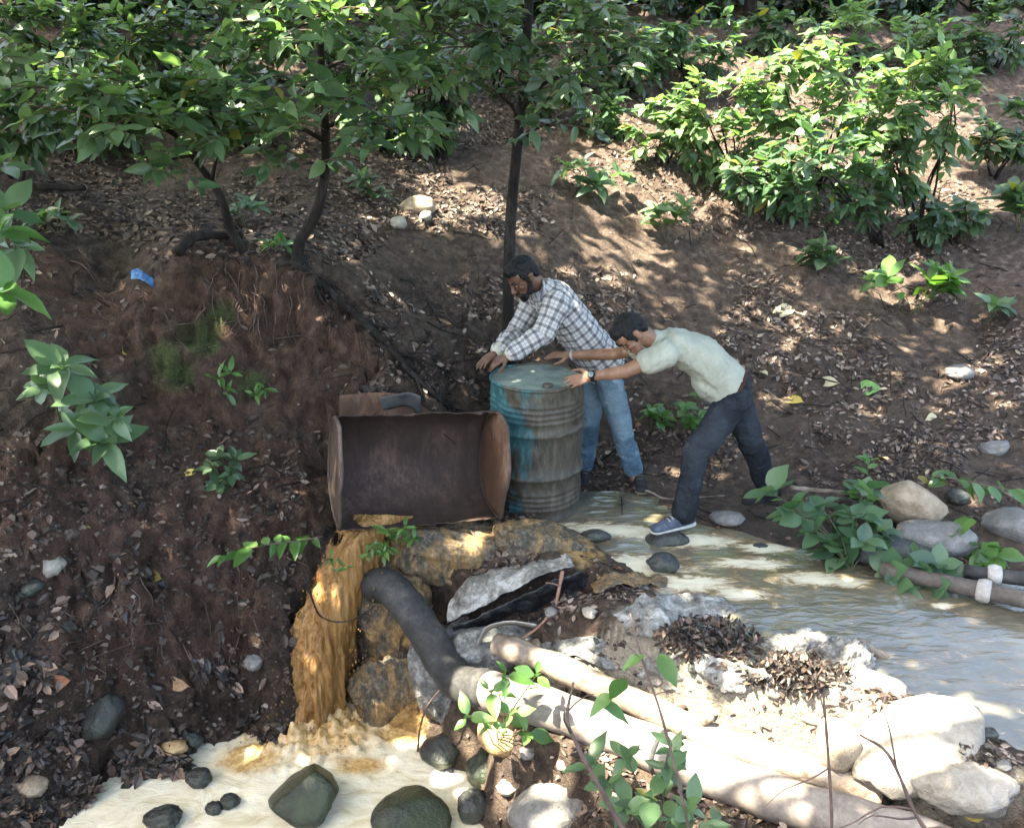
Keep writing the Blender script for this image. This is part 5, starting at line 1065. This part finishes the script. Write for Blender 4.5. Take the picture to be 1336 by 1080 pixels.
# ------------------------------------------------------------------ fallen leaves one can point at
dry = {}
def dry_mat(n_, a, b):
    s = NT(n_); n = s.noise(12, 4, .6); s.pr(s.ramp(n, [(.3, a), (.7, b)]), .7, .3); return s.m
DM = {'tan': dry_mat('dry_tan', (.2, .12, .065), (.36, .24, .15)), 'pale': dry_mat('dry_pale', (.34, .28, .17), (.5, .43, .28)), 'rust': dry_mat('dry_rust', (.16, .06, .03), (.3, .13, .07)), 'green': dry_mat('fresh_green', (.09, .19, .05), (.16, .28, .09)), 'yellow': dry_mat('dry_yellow', (.4, .3, .06), (.55, .42, .12))}
for (px, py, wpx, kind, rz, lab) in ((1128, 508, 54, 'green', 1.4, 'big fresh green leaf lying on the right bank'), (1080, 500, 34, 'pale', 1.2, 'pale curled leaf left of the big green leaf'), (1035, 523, 32, 'yellow', .8, 'yellowish leaf lower left of the big green leaf'), (1025, 405, 40, 'pale', 2.2, 'long pale dry leaf high on the right slope'), (990, 488, 36, 'pale', .5, 'cream dry leaf just behind the belt of the bending man'), (75, 888, 40, 'rust', 1.8, 'rust brown leaf on the left bank above the litter'), (232, 890, 42, 'tan', 1.3, 'curled orange tan leaf on the dark left bank'), (203, 750, 36, 'yellow', 1.0, 'long yellowish leaf on the clay of the left bank'), (112, 686, 20, 'yellow', .3, 'small yellow leaf on the left clay slope'), (40, 1028, 44, 'tan', 2.5, 'big tan leaf at the lower left edge'), (250, 618, 22, 'yellow', 2, 'yellow leaf near the dark weed at the cliff foot'), (160, 460, 26, 'yellow', .2, 'yellow leaf on the mound above the broad leaved plant'), (935, 690, 14, 'tan', .3, 'tan leaf on the mud behind the shoe'), (1290, 1003, 24, 'yellow', .3, 'bright yellow leaf on the white slab'), (1270, 1062, 30, 'yellow', 1.3, 'yellow leaf at the lower right corner'), (905, 835, 20, 'yellow', .8, 'yellow leaf on the dark leaf heap by the stream'), (805, 745, 18, 'rust', .8, 'rust leaf at the dam crest'), (270, 975, 30, 'rust', 1.9, 'red brown leaf at the shore over the pool'), (1180, 648, 22, 'tan', 1.2, 'tan leaf on the mud behind the tan boulder'), (620, 1004, 26, 'yellow', .4, 'yellow leaf by the stones at the pool outlet'), (640, 590, 12, 'tan', .4, 'tan leaf behind the cut drum'), (1150, 600, 28, 'tan', .3, 'tan leaf on the right bank above the shrub'), (1215, 545, 22, 'pale', 2.3, 'pale leaf on the right bank under the far stone')):
    h, n = hitn(px, py); s_ = proj(h)[2]/F*wpx; v, f = LEAFV['broad'][random.choice((1, 3))]; me = mesh_np('fallen_leaf', v, f); me.materials.append(DM[kind])
    o = link('fallen_leaf', me); d = Matrix.Rotation(rz, 3, 'Z')@Vector((0, 1, 0)); o.matrix_basis = mat_from(h+n*.02-d*s_*.4, d, n+rv(.15), s_); tag(o, lab, 'leaf', 'single fallen leaves')
# ------------------------------------------------------------------ leaf litter (uncountable)
s = NT('leaf_litter'); r = s.rand(); s.pr(s.ramp(r, [(0, (.014, .010, .009)), (.3, (.035, .024, .02)), (.55, (.07, .046, .035)), (.75, (.12, .078, .058)), (.92, (.15, .105, .08)), (.985, (.22, .17, .13)), (1, (.34, .27, .18))]), .6, .35); M_lit = s.m
s = NT('wet_litter'); r = s.rand(); s.pr(s.ramp(r, [(0, (.012, .010, .009)), (.4, (.03, .024, .02)), (.75, (.07, .05, .04)), (.93, (.14, .09, .065)), (1, (.28, .19, .14))]), .45, .4); M_wlit = s.m
LT = []
for wd, b, cu in ((.28, .1, .25), (.34, .25, .5), (.22, .3, .1), (.3, -.2, .4)):
    LT.append(([(0, 0, 0), (-wd*.8, .32, cu*.3), (0, .35, -b*.12), (wd*.8, .32, cu*.25), (-wd*.7, .68, cu*.3-b*.4), (0, .7, -b*.5), (wd*.7, .68, cu*.2-b*.45), (0, 1, -b+.1)], [(0, 2, 1), (0, 3, 2), (1, 2, 5, 4), (2, 3, 6, 5), (4, 5, 7), (5, 6, 7)]))
def scatter(nwant, region, size, m, name, label, dens=None, tiltj=.35, lift=.012):
    mb = MB(); k = 0; tries = 0
    while k < nwant and tries < nwant*6:
        tries += 1; px, py = region(); h, n = hitn(px, py)
        if h is None or n is None: continue
        if h.z < -.985 and h.x < .4: continue
        if h.z < .012 and h.x > .4 and h.y > dam_y(h.x)+.02 and h.y < 5.4: continue
        if n.z < .7 and random.random() > (max(n.z, 0)/.7)**4*.18: continue
        if dens and random.random() > dens(px, py): continue
        hh = h; s_ = size(px, py); d = rv(1); d = (d-n*d.dot(n)).normalized(); nn = (n+rv(tiltj)).normalized()
        M = mat_from(hh+n*(lift*random.random()+.003), d, nn, s_); lv, lf = random.choice(LT); mb.add([M@Vector(q) for q in lv], lf); k += 1
    o = mb.build(name, m, smooth=False); tag(o, label, 'leaf litter', kind='stuff'); return o
def reg_slope():
    while True:
        px, py = random.uniform(-40, 1376), random.uniform(-10, 760)
        if random.random() < .35+.65*(py/760): return px, py
def d_slope(px, py):
    if px < 480 and 340 < py < 560: return .12
    if px < 420 and 560 < py < 860: return .25
    v_ = float(fbm(np.array([px/110., py/55., 0.]), 1, 3, 5)); return .42+2.4*v_
s = NT('sunpaled_dry_litter'); r = s.rand(); s.pr(s.ramp(r, [(0, (.022, .015, .012)), (.3, (.055, .037, .029)), (.55, (.10, .07, .055)), (.78, (.16, .115, .092)), (.94, (.25, .19, .155)), (1, (.38, .31, .24))]), .65, .3); M_sunpaled_litter = s.m  # dry litter lightened so the sunlit slope looks brighter
scatter(12500, lambda: (random.uniform(420, 1376), random.triangular(-10, 640, 330)), lambda a, b: random.uniform(.02, .055)+.035*random.random()**4, M_sunpaled_litter, 'sunpaled_leaf_litter', 'sun-paled dry tan leaf litter covering the hillside behind the men', d_slope)
scatter(9000, lambda: (random.uniform(-40, 700), random.uniform(60, 760)), lambda a, b: random.uniform(.02, .055)+.035*random.random()**4, M_lit, 'leaf_litter', 'dark brown leaf litter on the left hillside and mound', d_slope)
scatter(3000, lambda: (random.uniform(760, 1376), random.uniform(560, 760)), lambda a, b: random.uniform(.02, .05), M_lit, 'bank_litter', 'brown leaf litter on the muddy right bank', d_slope)
scatter(4200, lambda: (random.triangular(-40, 420, 40), random.triangular(640, 1085, 1060)), lambda a, b: random.uniform(.03, .10), M_wlit, 'wet_leaf_litter', 'dark wet leaf litter on the left bank above the pool', lambda a, b: .12+.75*(b > 860)+.25*(a > 290))
scatter(2600, lambda: (random.uniform(600, 1330), random.uniform(750, 1085)), lambda a, b: random.uniform(.02, .06), M_sunpaled_litter, 'dam_litter', 'dry leaves and chips over the dam and pipes', lambda a, b: .5+.7*float(vnoise(np.array([a/50., b/40., 3.]), 9)))
# heap of black wet leaves at the stream edge
for (cx, cy_, rx, ry, n_, lab) in ((925, 835, 65, 30, 900, 'heap of black wet leaves at the stream edge'), (1040, 880, 70, 26, 700, 'grey leaf trash between the white bag and the boulder'), (1235, 1000, 60, 30, 350, 'dark crumbs of trash on the white slab')):
    mb = MB()
    for k in range(n_):
        a = random.uniform(0, 6.28); r = random.random()**.6; h = hit(cx+math.cos(a)*r*rx, cy_+math.sin(a)*r*ry)
        if h is None: continue
        M = mat_from(h+UP*(random.random()*.075*(1-r)+.01), rv(1)*Vector((1, 1, .4)) if False else rv(1), UP+rv(.6), random.uniform(.025, .055)); lv, lf = random.choice(LT); mb.add([M@Vector(q) for q in lv], lf)
    tag(mb.build('leaf_heap', M_wlit, smooth=False), lab, 'leaf heap', kind='stuff')
# twigs on the ground
mb = MB()
for k in range(900):
    z = random.random()
    px, py = (random.uniform(0, 1336), random.uniform(180, 680)) if z < .6 else ((random.uniform(0, 420), random.uniform(600, 1060)) if z < .85 else (random.uniform(420, 640), random.uniform(360, 540)))
    h, n = hitn(px, py)
    if h is None or h.z < -.95 or n.z < .7: continue
    d = rv(1); d = (d-n*d.dot(n)).normalized(); L = random.uniform(.08, .42)*(.6 if z > .6 else 1); a = h-d*L/2+n*.015; c = h+n*random.uniform(.02, .05)+rv(.02); b = h+d*L/2+n*.02; r = random.uniform(.002, .006); mb.tube([a, c, b], [r, r, r*.5], 4)
tag(mb.build('ground_twigs', M_bark), 'thin dead twigs scattered over the slopes', 'twigs', kind='stuff')
# grass-like roots on the mound edge
mb = MB()
for k in range(120):
    px = random.uniform(395, 600); py = lerp(350, 545, (px-395)/205)+random.gauss(0, 16); h, n = hitn(px, py)
    if h is None: continue
    d = (Vector((.6, -.5, -.6))+rv(.6)).normalized(); L = random.uniform(.06, .26); mb.tube([h, h+d*L*.5+n*.03, h+d*L+n*.01-UP*.05], [.004, .003, .002], 4)
tag(mb.build('dead_roots', M_bark), 'tangle of dead roots and vines on the mound edge', 'roots', kind='stuff')
mb = MB()
for k in range(70):   # fine root hairs hanging on the cut clay faces
    px, py = random.choice([(random.gauss(330, 60), random.gauss(390, 30)), (random.gauss(130, 60), random.gauss(380, 30)), (random.gauss(200, 90), random.gauss(770, 50))]); h, n = hitn(px, py)
    if h is None or n.z > .8: continue
    pts = [h+n*.01]
    for q in range(6):
        g_ = BV.ray_cast(pts[-1]+n*.3+Vector((random.gauss(0, .018), 0, -random.uniform(.02, .07))), -n)[0]
        if g_ is None: break
        pts.append(g_+n*.012)
    if len(pts) > 3: mb.tube(pts, [lerp(.004, .0015, i/(len(pts)-1)) for i in range(len(pts))], 4)
tag(mb.build('root_hairs', M_twig), 'thin roots hanging on the cut clay faces', 'roots', kind='stuff')
# ------------------------------------------------------------------ unseen tall trees added outside the frame: crowns shaped to shade the stream, gaps set for chosen sun patches
LITP = [(1000, 380, 260, 55, .2), (1200, 470, 140, 60, .16), (480, 300, 120, 50, .2), (760, 330, 90, 50, .3), (250, 620, 200, 120, .10), (870, 600, 120, 50, .14),(950, 985, 330, 100, 1.0), (1230, 1010, 130, 70, .9), (1010, 170, 270, 130, .8),  # (px, py, rx, ry, openness)
 (900, 905, 260, 62, 1.0), (740, 905, 120, 45, 1.0), (1120, 945, 190, 80, 1.0), (1250, 1030, 150, 70, 1.0), (1000, 1010, 150, 60, .9), (680, 960, 60, 30, .7), (850, 830, 90, 30, .75), (1040, 850, 80, 30, .9), (690, 905, 70, 30, 1),
 (1230, 880, 130, 60, .35), (960, 760, 120, 20, .35), (650, 760, 90, 25, .35), (590, 1050, 60, 40, .8), (420, 1010, 220, 70, .22), (640, 690, 80, 14, .3), (450, 720, 30, 30, .5),
 (1000, 120, 110, 80, .6), (1130, 120, 110, 90, .8), (1180, 220, 80, 50, .65), (930, 190, 80, 70, .85), (845, 165, 90, 85, .95), (770, 215, 75, 36, .85), (740, 165, 30, 40, .6), (880, 255, 70, 30, .8), (1040, 220, 120, 55, .6), (960, 275, 60, 25, .6), (830, 290, 60, 22, .55),
 (612, 252, 70, 36, .85), (540, 225, 40, 22, .5), (600, 150, 40, 24, .45), (622, 432, 34, 26, .9), (640, 400, 20, 20, .5), (780, 300, 50, 20, .5), (840, 330, 60, 18, .4), (560, 330, 40, 20, .3), (530, 420, 30, 20, .35),
 (1250, 640, 70, 22, .8), (1190, 635, 40, 14, .6), (1190, 360, 40, 16, .5), (1000, 330, 90, 20, .35), (1150, 300, 60, 18, .45), (1280, 260, 50, 30, .4), (400, 600, 50, 14, .45), (320, 345, 30, 12, .5), (700, 560, 12, 20, .0),
 (170, 120, 130, 60, .55), (330, 130, 120, 60, .5), (480, 120, 90, 60, .45), (100, 40, 90, 30, .4), (300, 40, 90, 40, .4), (690, 560, 8, 8, 0), (1270, 170, 30, 30, .5), (750, 600, 20, 20, .25), (700, 470, 50, 10, .25), (920, 430, 50, 14, .15)]
def openness(px, py):
    p = .02; up_ = 1.15 if (px > 740 and py < 300) else 1.0
    for (a, b, rx, ry, o_) in LITP:
        d = math.hypot((px-a)/rx, (py-b)/ry)
        if d < 1.15: p = max(p, up_*o_*min(1, (1.15-d)/.3))
    return p
# trunks in the background
for (a, b_, r, lab) in (((212, 92), (208, -40), .07, 'dark trunk behind the upper left shrubs'), ((985, 26), (975, -60), .16, 'thick dark trunk in the hollow at the top'), ((500, 190), (496, 40), .05, 'slim trunk left of the thin tree'), ((575, 205), (570, 60), .06, 'mossy trunk in the shrubs left of the thin tree')):
    h0 = hit(*a); t1 = W(b_[0], b_[1], h0.y+.2); pth = spline([h0-UP*.05, h0.lerp(t1, .5)+Vector((.05, 0, 0)), t1, t1+Vector((.1, .1, 2.5))], 12); e = empty('tree', h0, lab, 'tree'); mb = MB(); mb.tube(pth, [lerp(r, r*.7, i/11) for i in range(12)], 10, True, .06); mb.build('trunk', M_bark, e)
    tw = MB(); leaves = []
    for k in range(14):
        st = pth[-1]-UP*random.uniform(0, .8); tt = st+Vector((random.uniform(-1.2, 1.2), random.uniform(-1.2, 1.2), random.uniform(.1, 1.0))); p6 = arch(st, tt, .1, 6, .1); tw.tube(p6, [.02, .016, .012, .01, .006, .004], 5); leaves += spray(p6, 14, .22, .3)
    tag(tw.build('limbs', M_bark, e), kind='stuff'); keepl = []
    for lf in leaves:
        hg = BV.ray_cast(lf[0], -SUN)[0]
        if hg is None or openness(*proj(hg)[:2]) < .15: keepl.append(lf)  # crown leaves that would block a wanted sun patch are dropped
    put_leaves(e, keepl, 'broad', G_forest, 0)
CT = [  # trunk foot, crown centre
 (Vector((-4.6, 2.3, 0)), 'unseen shade tree beyond the left edge near the camera side'), (Vector((-6.4, 5.4, 0)), 'unseen shade tree beyond the left edge level with the drum'), (Vector((-7.2, 9.5, 0)), 'unseen shade tree beyond the upper left of the hillside'),
 (Vector((-1.5, 15.5, 0)), 'unseen shade tree above the top of the hillside'), (Vector((5.2, 15.0, 0)), 'unseen shade tree above the upper right bushes'), (Vector((4.9, 4.4, 0)), 'unseen shade tree beyond the right edge by the stream')]
crowns = [[] for _ in CT]
def _pn(x, y): return fbm(np.stack([np.asarray(x), np.asarray(y), np.zeros_like(x)], -1), 2.6, 3, 3, .6)
_q = np.sort(_pn(rng.uniform(-20, 20, 6000), rng.uniform(-20, 20, 6000)))
LEAF6 = ([(0, 0, 0), (-.24, .35, .05), (-.2, .7, .02), (0, 1, -.1), (.2, .7, .02), (.24, .35, .05), (0, .5, -.03)], [(0, 6, 1), (1, 6, 2), (2, 6, 3), (3, 6, 4), (4, 6, 5), (5, 6, 0)])
PC = np.array([q[0] for q in PROX]); PR = np.array([q[1] for q in PROX])
for k in range(12500):
    x = random.uniform(-5.2, 6.5); y = random.uniform(1.6, 13.5)
    if abs(x) > .72*y+1.6: continue
    T = Vector((x, y, gz(x, y)+.08)); a = proj(T); nz = float(np.searchsorted(_q, float(_pn(np.array(x), np.array(y)))))/6000
    o_ = openness(a[0], a[1])
    s_hit = 0.0; Tn = np.array(T); Sn = np.array(SUN)
    oo = (Tn-PC)/PR; dd_ = Sn/PR; A_ = (dd_*dd_).sum(1); B_ = (oo*dd_).sum(1); D_ = B_*B_-A_*((oo*oo).sum(1)-1); ok_ = D_ > 0   # where the sunbeam first meets a bush or the ground
    if ok_.any(): s_hit = max(0., float(((-B_[ok_]+np.sqrt(D_[ok_]))/A_[ok_]).max()))
    if s_hit > 0: q_ = proj(T+SUN*(s_hit*.85)); o_ = openness(q_[0], q_[1])
    if nz < o_*1.15+.02: continue  # no crown leaf where a sun patch is wanted
    for tr in range(8):
        t = random.uniform(4.6, 8.0)+(tr*.5); c = T+SUN*t; b = proj(c)
        if b[2] < .3 or b[1] < -70 or b[0] < -80 or b[0] > 1416 or b[1] > 1150: break
    else: continue
    if c.z < 3.4 and c.length < 4: continue
    i = min(range(len(CT)), key=lambda q: (Vector((CT[q][0].x*.55, CT[q][0].y*.8+.8, 0))-Vector((c.x, c.y, 0))).length)
    crowns[i].append((c, o_))
for (ft, lab), cr in zip(CT, crowns):
    if not cr: continue
    ft = on(ft.x, ft.y, -.1); ops = [q[1] for q in cr]; cr = [q[0] for q in cr]; cen = sum(cr, Vector())/len(cr); e = empty('unseen_shade_tree', ft, lab, 'tree', 'unseen tall shade trees around the stream'); mb = MB(); top = Vector((lerp(ft.x, cen.x, .25), lerp(ft.y, cen.y, .25), cen.z-.3))
    mb.tube(spline([ft, ft.lerp(top, .5)+Vector((.1, .1, 0)), top], 12), [lerp(.2, .11, i/11) for i in range(12)], 12); mb.build('trunk', M_bark, e); mb = MB()
    for q in random.sample(cr, min(22, len(cr))):
        pth = arch(top-UP*random.uniform(0, .8), q, .1, 8, .08)
        if any((lambda z: -20 < z[0] < 1356 and -20 < z[1] < 1100 and z[2] > .2)(proj(w_)) for w_ in pth): continue
        mb.tube(pth, [lerp(.05, .008, i/7) for i in range(8)], 6)
    tag(mb.build('limbs', M_bark, e), kind='stuff'); mb = MB()
    for c, o_ in zip(cr, ops):
        for j in range(3):
            M = mat_from(c+rv(.10), rv(1)*1.0+Vector((0, 0, -.2)), SUN+rv(.45), random.uniform(.16, .27)*(1.45 if o_ < .06 else 1)); mb.add([M@Vector(q) for q in LEAF6[0]], LEAF6[1])
    tag(mb.build('crown', G_mid, e), kind='stuff')
